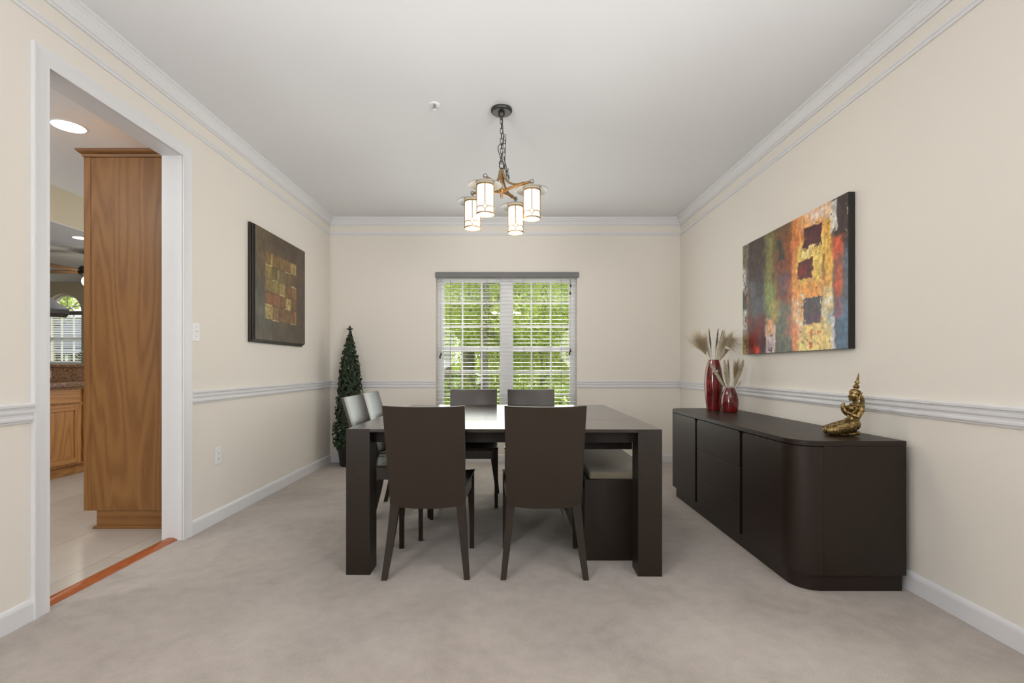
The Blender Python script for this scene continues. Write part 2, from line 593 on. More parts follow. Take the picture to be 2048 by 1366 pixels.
trim(wall_profile(CROWN, 'left', YREAR, YB), 'white crown moulding along the top of the left wall', 'crown moulding')
trim(wall_profile(CROWN, 'right', 0.9, YB), 'white crown moulding along the top of the right wall', 'crown moulding')
trim(wall_profile(CROWN, 'back', XL, XR), 'white crown moulding above the window wall', 'crown moulding')
trim(wall_profile(PICT, 'left', YREAR, YB), 'thin white moulding strip below the left crown moulding', 'moulding')
trim(wall_profile(PICT, 'right', 0.9, YB), 'thin white moulding strip below the right crown moulding', 'moulding')
trim(wall_profile(PICT, 'back', XL, XR), 'thin white moulding strip above the window', 'moulding')
trim(wall_profile(RAIL, 'left', YREAR, DY0 - CAS), 'short white chair rail on the near side of the doorway', 'chair rail')
trim(wall_profile(RAIL, 'left', DY1 + CAS, YB), 'white chair rail from the doorway to the ivy tree', 'chair rail')
trim(wall_profile(RAIL, 'right', 0.9, YB), 'white chair rail on the wall behind the sideboard', 'chair rail')
trim(wall_profile(RAIL, 'back', XL, WX0 - 0.005), 'white chair rail between the ivy tree and the window', 'chair rail')
trim(wall_profile(RAIL, 'back', WX1 + 0.005, XR), 'white chair rail between the window and the right corner', 'chair rail')
struct(wall_profile(BASE, 'left', YREAR, DY0 - CAS).build('baseboard_left', TRIM), 'white baseboard on the near side of the doorway', 'baseboard')
struct(wall_profile(BASE, 'left', DY1 + CAS, YB).build('baseboard_left', TRIM), 'white baseboard from the doorway to the back corner', 'baseboard')
struct(wall_profile(BASE, 'right', 0.9, YB).build('baseboard_right', TRIM), 'white baseboard along the right wall', 'baseboard')
struct(wall_profile(BASE, 'back', XL, XR).build('baseboard_back', TRIM), 'white baseboard under the window', 'baseboard')

# doorway casing: profile across its width, thickest at the outer edge
CASP = [(0, 0), (0, 0.011), (0.006, 0.014), (0.020, 0.011), (0.042, 0.013), (0.056, 0.017), (0.068, 0.019), (CAS, 0.016), (CAS, 0)]
dr = thing('door_1', 'white cased doorway opening to the kitchen', 'doorway', (0, 0, 0), kind='structure')
CX = XL + 0.0005
MB().loft([[(CX + t_, DY0 - u, 0) for u, t_ in CASP], [(CX + t_, DY0 - u, DH + u) for u, t_ in CASP]]).build('casing', TRIM, dr)
MB().loft([[(CX + t_, DY1 + u, 0) for u, t_ in CASP], [(CX + t_, DY1 + u, DH + u) for u, t_ in CASP]]).build('casing', TRIM, dr)
MB().loft([[(CX + t_, DY0 - u, DH + u) for u, t_ in CASP], [(CX + t_, DY1 + u, DH + u) for u, t_ in CASP]]).build('head_casing', TRIM, dr)
MB().box(XL - LT - 0.002, XL + 0.002, DY0 - 0.016, DY0, 0, DH).build('jamb', TRIM, dr)
MB().box(XL - LT - 0.002, XL + 0.002, DY1, DY1 + 0.016, 0, DH).build('jamb', TRIM, dr)
MB().box(XL - LT - 0.002, XL + 0.002, DY0, DY1, DH, DH + 0.016).build('head_jamb', TRIM, dr)
tag(MB().prism([(-2.125, 0.0), (-2.118, 0.010), (-2.10, 0.016), (-2.07, 0.016), (-2.048, 0.008), (-2.045, 0.0)], 'y', DY0 + 0.001, DY1 - 0.001)
    .build('threshold_strip', STRIP), 'reddish wooden threshold strip between carpet and kitchen tile', 'threshold')


# ------------------------------------------------------------------ dining window and blind
win = thing('window_1', 'white double window with muntins at the end of the room', 'window', (0, 0, 0), kind='structure')
FY0, FY1 = YB + 0.11, YB + 0.19
cx = -0.034
for (a, b) in ((WX0, WX0 + 0.06), (WX1 - 0.06, WX1), (cx - 0.065, cx + 0.065)):
    MB().box(a, b, FY0, FY1, WZ0, WZ1, 0.004).build('frame', VINYL, win)
MB().box(WX0, WX1, FY0, FY1, WZ1 - 0.05, WZ1, 0.004).build('head_frame', VINYL, win)
MB().box(WX0, WX1, FY0 - 0.11, FY1, WZ0, WZ0 + 0.025, 0.004).build('sill', VINYL, win)
ZM = 1.275
for (a, b) in ((WX0 + 0.06, cx - 0.065), (cx + 0.065, WX1 - 0.06)):
    for (z0, z1, yo) in ((ZM, WZ1 - 0.05, 0.045), (WZ0 + 0.025, ZM, 0.012)):
        y0 = FY0 + yo
        m = MB()
        m.box(a + 0.012, b - 0.012, y0, y0 + 0.03, z1 - 0.03, z1)
        m.box(a + 0.012, b - 0.012, y0, y0 + 0.03, z0, z0 + 0.035)
        m.box(a, a + 0.012, y0 - 0.0005, y0 + 0.0305, z0, z1)
        m.box(b - 0.012, b, y0 - 0.0005, y0 + 0.0305, z0, z1)
        m.build('sash', VINYL, win)
        MB().box(a + 0.01, b - 0.01, y0 + 0.013, y0 + 0.016, z0 + 0.02, z1 - 0.02).build('pane', GLASS, win)
        m = MB()
        for k in (1, 2):
            xx = a + (b - a) * k / 3
            m.box(xx - 0.009, xx + 0.009, y0 + 0.006, y0 + 0.024, z0 + 0.02, z1 - 0.02)
            zz = z0 + (z1 - z0) * k / 3
            m.box(a + 0.006, b - 0.006, y0 + 0.007, y0 + 0.023, zz - 0.009, zz + 0.009)
        m.build('muntin', VINYL, win)
MB().box(WX0, WX1, FY0 - 0.004, FY0 + 0.03, ZM - 0.026, ZM + 0.026, 0.004).build('meeting_rail', VINYL, win)

bl = thing('window_blind', 'white wooden slat blind with a shade-greyed valance hanging in the window', 'window blind', (cx, YB, 0))
MB().box(WX0 - cx - 0.002, WX1 - cx + 0.018, -0.035, 0.012, 2.072, 2.131, 0.006).build('valance', VALANCE, bl, label='shade-greyed valance')
MB().box(WX0 - cx + 0.006, WX1 - cx - 0.006, 0.014, 0.064, 2.07, 2.115, 0.003).build('head_rail', SLAT, bl)
NS = 36
zt, zb = 2.045, 0.50
slat_me = None
for i in range(NS):
    z = zt + (zb - zt) * i / (NS - 1)
    if slat_me is None:
        m = MB()
        L0, L1 = WX0 - cx + 0.006, WX1 - cx - 0.006
        prof = [(-0.025, -0.0006), (0.0, 0.0022), (0.025, -0.0006), (0.025, 0.0022), (0.0, 0.005), (-0.025, 0.0022)]
        m.prism(prof, 'x', L0, L1)
        o = m.build('slat', SLAT, bl)
        slat_me = o.data
    else:
        o = bpy.data.objects.new('slat', slat_me)
        o.modifiers.new('weighted_normals', 'WEIGHTED_NORMAL').keep_sharp = True
        COL.objects.link(o)
        o.parent = bl
    o.location = (0, 0.038, z)
    o.rotation_euler = (R(5), 0, 0)
MB().box(WX0 - cx + 0.006, WX1 - cx - 0.006, 0.014, 0.062, 0.487, 0.497, 0.002).build('bottom_rail', SLAT, bl)
CORD = mat('blind_cord', (0.30, 0.30, 0.31), 0.8)
for px in (900, 973.5, 1048, 1123.5):
    xx = (px - 1019) / 178.5 - cx
    MB().tube([(xx, 0.011, 2.06), (xx, 0.011, 0.49)], 0.0016, 6).tube([(xx, 0.065, 2.06), (xx, 0.065, 0.49)], 0.0016, 6).build('ladder_cord', CORD, bl)
for (px, ztass, k) in ((881, 1.235, 0), (879, 1.205, 1), (1142, 1.275, 2), (1140, 1.245, 3), (1142.5, 2.005, 4), (1141.5, 1.92, 5)):
    xx = (px - 1019) / 179.5 - cx
    c = MB().tube([(xx, 0.004, 2.06), (xx, 0.004, ztass)], 0.0012, 6).build('lift_cord', CORD, bl)
    MB().lathe([(0.003, 0.0), (0.007, -0.012), (0.010, -0.032), (0.008, -0.040), (0.0, -0.041)], (xx, 0.0, ztass), 12).build('tassel', DARKPLASTIC, c, label='dark tassel')


# ------------------------------------------------------------------ dining table
TW = 1.613
tb = thing('dining_table', 'large square espresso wood dining table standing in the middle of the room', 'table', (-0.021, 2.465 + TW / 2, 0), R(-0.7))
h2 = TW / 2
TT = 0.749
SEAM = 0.445
MB().box(-h2, h2, -h2 + SEAM + 0.0015, h2 - SEAM - 0.0015, TT - 0.018, TT, 0.0015).build('tabletop', TABLE_X, tb)
MB().box(-h2, h2, -h2, -h2 + SEAM, TT - 0.018, TT, 0.002).build('leaf_panel', TABLE_X, tb)
MB().box(-h2, h2, h2 - SEAM, h2, TT - 0.018, TT, 0.002).build('leaf_panel', TABLE_X, tb)
LG = 0.121
for sx in (-1, 1):
    for sy in (-1, 1):
        x0, x1 = sorted((sx * h2, sx * (h2 - LG)))
        y0, y1 = sorted((sy * h2, sy * (h2 - LG)))
        MB().box(x0 - 0.0012 * (sx < 0), x1 + 0.0012 * (sx > 0), y0 - 0.0012 * (sy < 0), y1 + 0.0012 * (sy > 0), 0, TT - 0.0012, 0.0012).build('leg', ESP_Z, tb)
a0 = h2 - LG
for sy in (-1, 1):
    y0, y1 = sorted((sy * (h2 - 0.06), sy * (h2 - 0.085)))
    MB().box(-a0, a0, y0, y1, 0.672, TT - 0.0185).build('apron', ESP_SHADED, tb)
for sx in (-1, 1):
    x0, x1 = sorted((sx * (h2 - 0.06), sx * (h2 - 0.085)))
    MB().box(x0, x1, -a0, a0, 0.672, TT - 0.0185).build('apron', ESP_SHADED, tb)
MB().box(0.36, a0 + 0.03, -0.56, -0.535, 0.605, TT - 0.0185, 0.002).build('cross_rail', ESP_SHADED, tb)


# ------------------------------------------------------------------ dining chairs
def ring_rect(cx_, cy_, z, wx, wy):
    return [(cx_ - wx / 2, cy_ - wy / 2, z), (cx_ + wx / 2, cy_ - wy / 2, z), (cx_ + wx / 2, cy_ + wy / 2, z), (cx_ - wx / 2, cy_ + wy / 2, z)]


def make_chair(label, loc, rz, group):
    c = thing('dining_chair', label, 'chair', loc, rz, group)
    # backrest: one bent panel, bowed backwards and raked
    nu, nv = 20, 14
    th = 0.018
    front, back = [], []
    for j in range(nv + 1):
        t_ = j / nv
        z = 0.350 + (0.877 - 0.350) * t_
        yc = -0.112 - 0.138 * t_ - 0.018 * t_ * t_ + 0.016 * t_
        w = 0.388 + 0.014 * t_
        rf, rb = [], []
        for i in range(nu + 1):
            u = -1 + 2 * i / nu
            zz = z
            if j == nv:
                zz -= 0.004 * (1 - u * u)
            if j == 0:
                zz -= 0.006 * (1 - u * u)
            bow = -0.034 * (1 - u * u)
            rf.append((u * w / 2, yc + bow + th / 2, zz))
            rb.append((u * w / 2, yc + bow - th / 2, zz))
        front.append(rf)
        back.append(rb)
    m = MB()
    rings = [f + b[::-1] for f, b in zip(front, back)]
    m.loft(rings)
    m.build('backrest', CHAIRWOOD, c, sharp=40)
    # seat: thin scooped board with pointed front corners
    m = MB()
    top, bot = [], []
    for j in range(11):
        t_ = j / 10
        y = -0.125 + 0.385 * t_
        w = 0.396 + 0.054 * t_
        rt, rb = [], []
        for i in range(15):
            u = -1 + 2 * i / 14
            dip = -0.020 * (1 - u ** 2) ** 0.8 * (0.45 + 0.55 * math.sin(PI * min(1, t_ * 0.8 + 0.2)))
            yy = y - (0.012 * (1 - abs(u)) * t_)
            rt.append((u * w / 2, yy, 0.460 + dip))
            rb.append((u * w / 2 * 0.975, yy - 0.006 * t_, 0.442 + dip * 0.9))
        top.append(rt)
        bot.append(rb)
    m.loft([a + b[::-1] for a, b in zip(top, bot)])
    m.build('seat', CHAIRWOOD, c, sharp=40)
    # rails under the seat
    m = MB()
    m.box(-0.185, 0.185, 0.217, 0.235, 0.368, 0.430, 0.002)
    m.box(-0.160, 0.160, -0.108, -0.090, 0.368, 0.430, 0.002)
    for s in (-1, 1):
        a = [(s * 0.176, -0.10, 0.372), (s * 0.192, -0.10, 0.372), (s * 0.192, -0.10, 0.446), (s * 0.176, -0.10, 0.446)]
        b = [(s * 0.194, 0.225, 0.372), (s * 0.212, 0.225, 0.372), (s * 0.212, 0.225, 0.446), (s * 0.194, 0.225, 0.446)]
        m.hexa(a, b)
    m.build('seat_frame', CHAIRWOOD, c)
    for s in (-1, 1):
        # front leg: straight outer face, inner face tapering
        rings = []
        for k in range(9):
            t_ = k / 8
            z = 0.441 * (1 - t_)
            w = 0.050 - 0.024 * min(1, t_ * 1.6) ** 0.7
            xo = 0.2195
            rings.append(ring_rect(s * (xo - w / 2), 0.246 - w * 0.45, z, w, w * 0.9))
        MB().loft(rings).build('leg', LEGWOOD, c)
        # rear leg: tucked in front of the panel, splayed back and outward
        rings = []
        for k in range(11):
            t_ = k / 10
            z = 0.452 * (1 - t_)
            w = 0.050 - 0.022 * t_
            xo = 0.190 + 0.031 * max(0, t_ - 0.12) ** 1.15 / 0.863
            y = -0.104 - 0.098 * max(0.0, t_ - 0.10) ** 1.5
            rings.append(ring_rect(s * (xo - w / 2), y, z, w, w * 0.95))
        MB().loft(rings).build('leg', LEGWOOD, c)
    return c


CG = 'espresso dining chairs around the table'
ch = make_chair('dark wooden dining chair at the near table side, left of the two', (-0.424, 2.612, 0), R(1.0), CG)
for lab, loc, rz in (
    ('dark wooden dining chair at the near table side, right one, next to the bench', (0.178, 2.612, 0), R(-0.5)),
    ('dark wooden chair on the left table side, nearer one of that pair', (-0.78, 3.175, 0), R(-90)),
    ('dark wooden chair on the left table side, farther one, in front of the ivy tree', (-0.80, 3.63, 0), R(-90.5)),
    ('dark wooden chair at the far table side before the window, left of the two', (-0.307, 3.905, 0), R(180)),
    ('dark wooden chair at the far table side before the window, right of the two', (0.184, 3.905, 0), R(180)),
):
    c2 = copy_tree(ch)
    c2.location = loc
    c2.rotation_euler = (0, 0, rz)
    c2['label'] = lab

# ------------------------------------------------------------------ bench with cushion
bn = thing('storage_bench', 'espresso wooden bench pushed under the right side of the table', 'bench', (0.627, 3.24, 0))
bx, by0, by1 = 0.214, -0.584, 0.55
MB().box(-bx, bx, by0, by0 + 0.03, 0, 0.446, 0.003).build('end_panel', ESP_Z, bn)
MB().box(-bx, bx, by1 - 0.03, by1, 0, 0.446, 0.003).build('end_panel', ESP_Z, bn)
MB().box(-bx, -bx + 0.025, by0 + 0.03, by1 - 0.03, 0.0, 0.446, 0.002).build('side_panel', ESP_Y, bn)
MB().box(bx - 0.025, bx, by0 + 0.03, by1 - 0.03, 0.0, 0.446, 0.002).build('side_panel', ESP_Y, bn)
MB().box(-bx + 0.025, bx - 0.025, by0 + 0.03, by1 - 0.03, 0.405, 0.43).build('bench_top', ESP_Y, bn)
m = MB()
m.box(-bx + 0.03, bx - 0.03, by0 + 0.036, by1 - 0.036, 0.4305, 0.482, 0.016, 4)
tag(m.build('bench_cushion', CUSHION, None, (0.627, 3.24, 0)), 'taupe fabric cushion lying on the bench under the table', 'cushion')


# ------------------------------------------------------------------ sideboard
SX0, SX1, SY0, SY1 = 1.353, 1.868, 2.271, 4.11
sb = thing('sideboard', 'long espresso wood sideboard with rounded corners along the right wall', 'sideboard', ((SX0 + SX1) / 2, (SY0 + SY1) / 2, 0))
sw, sl = (SX1 - SX0) / 2, (SY1 - SY0) / 2
RC = 0.125


def arc(cx_, cy_, r, a0_, a1_, n=14):
    return [(cx_ + r * math.cos(a0_ + (a1_ - a0_) * i / n), cy_ + r * math.sin(a0_ + (a1_ - a0_) * i / n)) for i in range(n + 1)]


def plan(inset, back=0.0):
    r = RC - inset * 0.6
    x0, x1, y0, y1 = -sw + inset, sw - back, -sl + inset, sl - inset
    return [(x1, y0)] + [(x1, y1)] + arc(x0 + r, y1 - r, r, PI / 2, PI) + arc(x0 + r, y0 + r, r, PI, 1.5 * PI)


MB().prism(plan(0.0), 'z', 0.694, 0.718, 0.002).build('top', SIDEWOOD, sb)
MB().prism(plan(0.026, 0.0), 'z', 0.0, 0.082).build('plinth', SIDEWOOD, sb)
MB().prism(plan(0.030, 0.0), 'z', 0.082, 0.694).build('carcass', BLACKGAP, sb)
ymid = (SY0 + SY1) / 2
g1, g2 = 2.82 - ymid, 3.50 - ymid
GAP = 0.017
ZB_, ZT_ = 0.084, 0.689
xf = -sw


def rrect(y0, y1, z0, z1, r, corners):
    """front outline with chosen corners rounded, as (y, z)"""
    out = []
    for (cy, cz, a, key) in ((y1, z1, 0, 'tr'), (y0, z1, PI / 2, 'tl'), (y0, z0, PI, 'bl'), (y1, z0, 1.5 * PI, 'br')):
        if key in corners:
            sy = -1 if key in ('tr', 'br') else 1
            sz = -1 if key in ('tr', 'tl') else 1
            out += arc(cy + sy * r, cz + sz * r, r, a, a + PI / 2, 5)
        else:
            out.append((cy, cz))
    return out


def front_panel(y0, y1, z0, z1, corners, name, par):
    return MB().prism(rrect(y0, y1, z0, z1, 0.022, corners), 'x', xf, xf + 0.022, 0.0012).build(name, SIDEWOOD, par)


# drawers
zs = [0.689, 0.478, 0.268, 0.084]
front_panel(g1 + GAP, g2 - GAP, zs[1] + 0.0015, zs[0], ('tl', 'tr'), 'drawer', sb)
front_panel(g1 + GAP, g2 - GAP, zs[2] + 0.0015, zs[1] - 0.0015, (), 'drawer', sb)
front_panel(g1 + GAP, g2 - GAP, zs[3], zs[2] - 0.0015, (), 'drawer', sb)
# doors: flat front with a rounded corner
d = front_panel(-sl + RC, g1 - GAP, ZB_, ZT_, ('tr',), 'door', sb)
o_ = arc(-sw + RC, -sl + RC, RC, PI, 1.5 * PI)
i_ = arc(-sw + RC, -sl + RC, RC - 0.022, PI, 1.5 * PI)
MB().prism(o_ + i_[::-1], 'z', ZB_, ZT_, 0.0008).build('curved_edge', SIDEWOOD, d)
d = front_panel(g2 + GAP, sl - RC, ZB_, ZT_, ('tl',), 'door', sb)
o_ = arc(-sw + RC, sl - RC, RC, PI / 2, PI)
i_ = arc(-sw + RC, sl - RC, RC - 0.022, PI / 2, PI)
MB().prism(o_ + i_[::-1], 'z', ZB_, ZT_, 0.0008).build('curved_edge', SIDEWOOD, d)
for s in (-1, 1):
    y0, y1 = sorted((s * sl, s * (sl - 0.022)))
    MB().box(-sw + RC + 0.0012, sw, y0, y1, ZB_, 0.6932, 0.0008).build('end_panel', ESP_Z, sb)


# ------------------------------------------------------------------ vases and dried grasses
ST = 0.718
VT = (1.662, 3.93, ST)
VS = (1.722, 3.775, ST)


def vase(name, label, loc, prof):
    v = MB().lathe(prof, (0, 0, 0), 40).build(name, RED, None, loc, sharp=60)
    return tag(v, label, 'vase')


vase('vase', 'tall slim glossy red vase on the far end of the sideboard', VT,
     [(0.0, 0.0), (0.050, 0.0), (0.053, 0.004), (0.060, 0.06), (0.068, 0.14), (0.0715, 0.21), (0.068, 0.28), (0.060, 0.335), (0.050, 0.375), (0.042, 0.402), (0.0415, 0.409), (0.038, 0.409), (0.037, 0.400), (0.045, 0.36), (0.045, 0.33), (0.0, 0.33)])
vase('vase', 'short rounded glossy red vase beside the tall red one', VS,
     [(0.0, 0.0), (0.053, 0.0), (0.056, 0.004), (0.062, 0.03), (0.0655, 0.065), (0.064, 0.095), (0.057, 0.13), (0.047, 0.16), (0.037, 0.182), (0.036, 0.188), (0.033, 0.188), (0.032, 0.18), (0.042, 0.15), (0.042, 0.13), (0.0, 0.13)])


def strands_mesh(name, strands, material, base):
    """strands: lists of (point, width) -> thin three-sided blades, one mesh"""
    V, F = [], []
    for st in strands:
        k0 = len(V)
        n = len(st)
        for i, (p, w) in enumerate(st):
            d = (st[min(i + 1, n - 1)][0] - st[max(i - 1, 0)][0]).normalized()
            s = d.orthogonal().normalized()
            q = d.cross(s)
            for a in (0, 2.094, 4.189):
                V.append(p + (s * math.cos(a) + q * math.sin(a)) * w)
        for i in range(n - 1):
            for a in range(3):
                b = (a + 1) % 3
                F.append((k0 + 3 * i + a, k0 + 3 * i + b, k0 + 3 * i + 3 + b, k0 + 3 * i + 3 + a))
    return mesh_raw(name, [v - Vector(base) for v in V], F, material)


def curve_pts(a, b, sag=0.0, n=6, side=None):
    a, b = Vector(a), Vector(b)
    out = []
    for i in range(n + 1):
        t_ = i / n
        p = a.lerp(b, t_)
        p.z -= sag * t_ * t_
        if side is not None:
            p += Vector(side) * (t_ * (1 - t_))
        out.append(p)
    return out


def plume(name, label, group, base, tip, material, half=0.010, density=260, start=0.42, bl_len=0.022, seed=0):
    rnd = random.Random(seed)
    pts = curve_pts(base, tip, 0.0, 8)
    ax = (pts[-1] - pts[0]).normalized()
    core = []
    for i in range(13):
        t_ = i / 12
        if t_ < start:
            w = 0.0012
        else:
            w = 0.0012 + half * 0.62 * math.sin(PI * ((t_ - start) / (1.0 - start)) ** 0.75) ** 0.8
        core.append((pts[0].lerp(pts[-1], t_), w if i < 12 else 0.0006))
    strands = [core, [(p + ax.orthogonal() * 1e-5, w) for p, w in core]]
    for k in range(density * 2):
        t_ = start + (1.02 - start) * rnd.random()
        p = pts[0].lerp(pts[-1], min(t_, 1.0))
        s = ax.orthogonal().normalized()
        s.rotate(Matrix.Rotation(rnd.random() * 2 * PI, 3, ax))
        env = math.sin(PI * min(1, max(0.0, (t_ - start) / (1.02 - start))) ** 0.8) ** 0.6
        e = p + (ax * 1.3 + s * rnd.uniform(0.5, 1.1)).normalized() * bl_len * rnd.uniform(0.6, 1.2) * (0.35 + 0.65 * env)
        q = p + s * half * env * rnd.uniform(0.3, 1.0)
        strands.append([(p, 0.0006), (p.lerp(q, 0.7) + ax * bl_len * 0.4, 0.0008), (q + ax * bl_len * 0.9, 0.0007), (q + (e - p) * 0.7 + ax * bl_len * 0.5, 0.0002)])
    o = strands_mesh(name, strands, material, base)
    o.location = base
    return tag(o, label, 'dried grass', group)


def fan(name, label, group, base, tip, material, n=120, spread=0.55, length=0.14, droop=0.03, seed=0):
    rnd = random.Random(seed)
    a, b = Vector(base), Vector(tip)
    ax = (b - a).normalized()
    pts = curve_pts(a, b, 0.0, 6)
    strands = [[(p, 0.0013) for p in pts]]
    for k in range(n):
        t_ = rnd.uniform(0.62, 1.0)
        p = a.lerp(b, t_)
        s = ax.orthogonal().normalized()
        s.rotate(Matrix.Rotation(rnd.random() * 2 * PI, 3, ax))
        dr_ = (ax + s * rnd.uniform(0.0, spread)).normalized()
        L = length * rnd.uniform(0.55, 1.1)
        q1 = p + dr_ * L * 0.5
        q2 = p + dr_ * L - Vector((0, 0, droop * rnd.uniform(0.2, 1.2)))
        strands.append([(p, 0.0009), (q1, 0.0010), (q2, 0.0004)])
    o = strands_mesh(name, strands, material, base)
    o.location = base
    return tag(o, label, 'dried grass', group)


def bunny_tail(label, group, base, neck, tip, r, seed=0):
    m = MB()
    m.tube(curve_pts(base, neck, 0, 6), 0.0009, 5)
    a, b = Vector(neck), Vector(tip)
    pts = [a.lerp(b, i / 10) for i in range(11)]
    m.tube(pts, [r * max(0.08, math.sin(PI * (0.06 + 0.9 * i / 10)) ** 0.65) for i in range(11)], 10)
    o = m.build('bunny_tail_grass', CREAM, None)
    return tag(o, label, 'dried grass', group)


G1 = 'dried grasses in the tall red vase'
G2 = 'dried grasses in the short red vase'
mt = Vector((VT[0], VT[1], ST + 0.395))


def T(dx, dy, back=0.0):           # offset from the tall vase mouth, in photo pixels at that distance
    s = 1 / 245.5
    return (mt.x + dx * s, mt.y + back, mt.z + 0.014 - dy * s)


bt = (VT[0], VT[1], ST + 0.335)
fan('pampas_frond', 'pale wispy grass frond fanning left out of the tall red vase', G1, (bt[0] - .008, bt[1], bt[2]), T(-22, -26), STRAW, 420, 0.75, 0.185, 0.035, 1)
fan('pampas_frond', 'pale wispy grass frond drooping right out of the tall red vase', G1, (bt[0] + .010, bt[1], bt[2]), T(24, -30), STRAW, 480, 0.95, 0.180, 0.075, 2)
DSL = 'dark brown dried spike standing upright in the tall red vase'
plume('dried_spike', DSL, G1, (bt[0] - .004, bt[1], bt[2]), T(-9, -59), DARKP, 0.006, 260, 0.48, 0.014, 3)
plume('dried_spike', DSL, G1, (bt[0] + .002, bt[1], bt[2]), T(9, -59), DARKP, 0.006, 260, 0.48, 0.014, 4)
plume('dried_spike', 'slender grey brown dried spike, rightmost upright one in the tall vase', G1, (bt[0] + .006, bt[1] + .01, bt[2]), T(21, -58, 0.03), DARKP, 0.004, 140, 0.55, 0.012, 5)
CPL = 'thick cream plume leaning out of the tall red vase'
plume('cream_plume', 'cream plume leaning left in the tall red vase', G1, (bt[0] - .010, bt[1] - .01, bt[2]), T(-18, -42, -0.02), CREAM, 0.012, 420, 0.30, 0.020, 6)
plume('cream_plume', CPL + ' beside the dark spikes', G1, (bt[0] + .006, bt[1] - .01, bt[2]), T(17, -52, -0.02), CREAM, 0.018, 620, 0.22, 0.024, 7)
plume('cream_plume', 'thick cream plume leaning farthest right in the tall red vase', G1, (bt[0] + .012, bt[1] - .012, bt[2]), T(32, -49, -0.03), CREAM, 0.018, 660, 0.20, 0.024, 8)
plume('cream_plume', 'tan plume hidden low behind the cream ones in the tall vase', G1, (bt[0] + .014, bt[1] + .01, bt[2]), T(42, -38, 0.02), STRAW, 0.011, 360, 0.35, 0.022, 9)
bunny_tail('oval cream bunny tail grass head right above the tall red vase', G1, (bt[0] + .012, bt[1] - .014, bt[2]), T(17, -25, -0.05), T(28, -20, -0.055), 0.011)
bunny_tail('oval cream bunny tail grass head hanging before the tall red vase', G1, (bt[0] - .006, bt[1] - .014, bt[2]), T(4, 22, -0.075), T(-10, 24, -0.078), 0.010)

ms_ = Vector((VS[0], VS[1], ST + 0.175))


def T2(dx, dy, back=0.0):
    s = 1 / 256.0
    return (ms_.x + dx * s, ms_.y + back, ms_.z + 0.012 - dy * s)


b2 = (VS[0], VS[1], ST + 0.135)
plume('cream_plume', 'cream plume leaning left from the short red vase before the tall one', G2, (b2[0] - .010, b2[1] - .012, b2[2]), T2(-42, -49, -0.03), CREAM, 0.010, 520, 0.18, 0.020, 21)
plume('dried_spike', 'grey brown spike leaning left from the short red vase', G2, (b2[0] - .006, b2[1] - .004, b2[2]), T2(-31, -53, -0.01), DARKP, 0.006, 240, 0.22, 0.018, 22)
plume('cream_plume', 'pale upright plume in the middle of the short red vase', G2, (b2[0] - .002, b2[1] - .008, b2[2]), T2(-11, -50, -0.01), CREAM, 0.019, 560, 0.18, 0.026, 23)
plume('dried_spike', 'thin dark spike at the centre of the short red vase', G2, (b2[0], b2[1], b2[2]), T2(-3, -52), BROWNP, 0.008, 260, 0.25, 0.020, 24)
fan('pampas_frond', 'brown wispy frond leaning right in the short red vase', G2, (b2[0] + .006, b2[1], b2[2]), T2(12, -34), BROWNP, 150, 0.38, 0.105, 0.0, 25)
plume('cream_plume', 'tan plume leaning right in the short red vase', G2, (b2[0] + .010, b2[1] - .008, b2[2]), T2(25, -51, -0.01), STRAW, 0.018, 480, 0.20, 0.024, 26)
fan('pampas_frond', 'cream wispy frond leaning farthest right in the short red vase', G2, (b2[0] + .012, b2[1] + .004, b2[2]), T2(20, -32, 0.0), CREAM, 130, 0.42, 0.09, 0.0, 27)
plume('dried_twig', 'short curled dry twig at the rim of the short red vase', G2, (b2[0] + .014, b2[1] - .01, b2[2]), T2(20, -12, -0.015), BROWNP, 0.003, 40, 0.6, 0.01, 28)


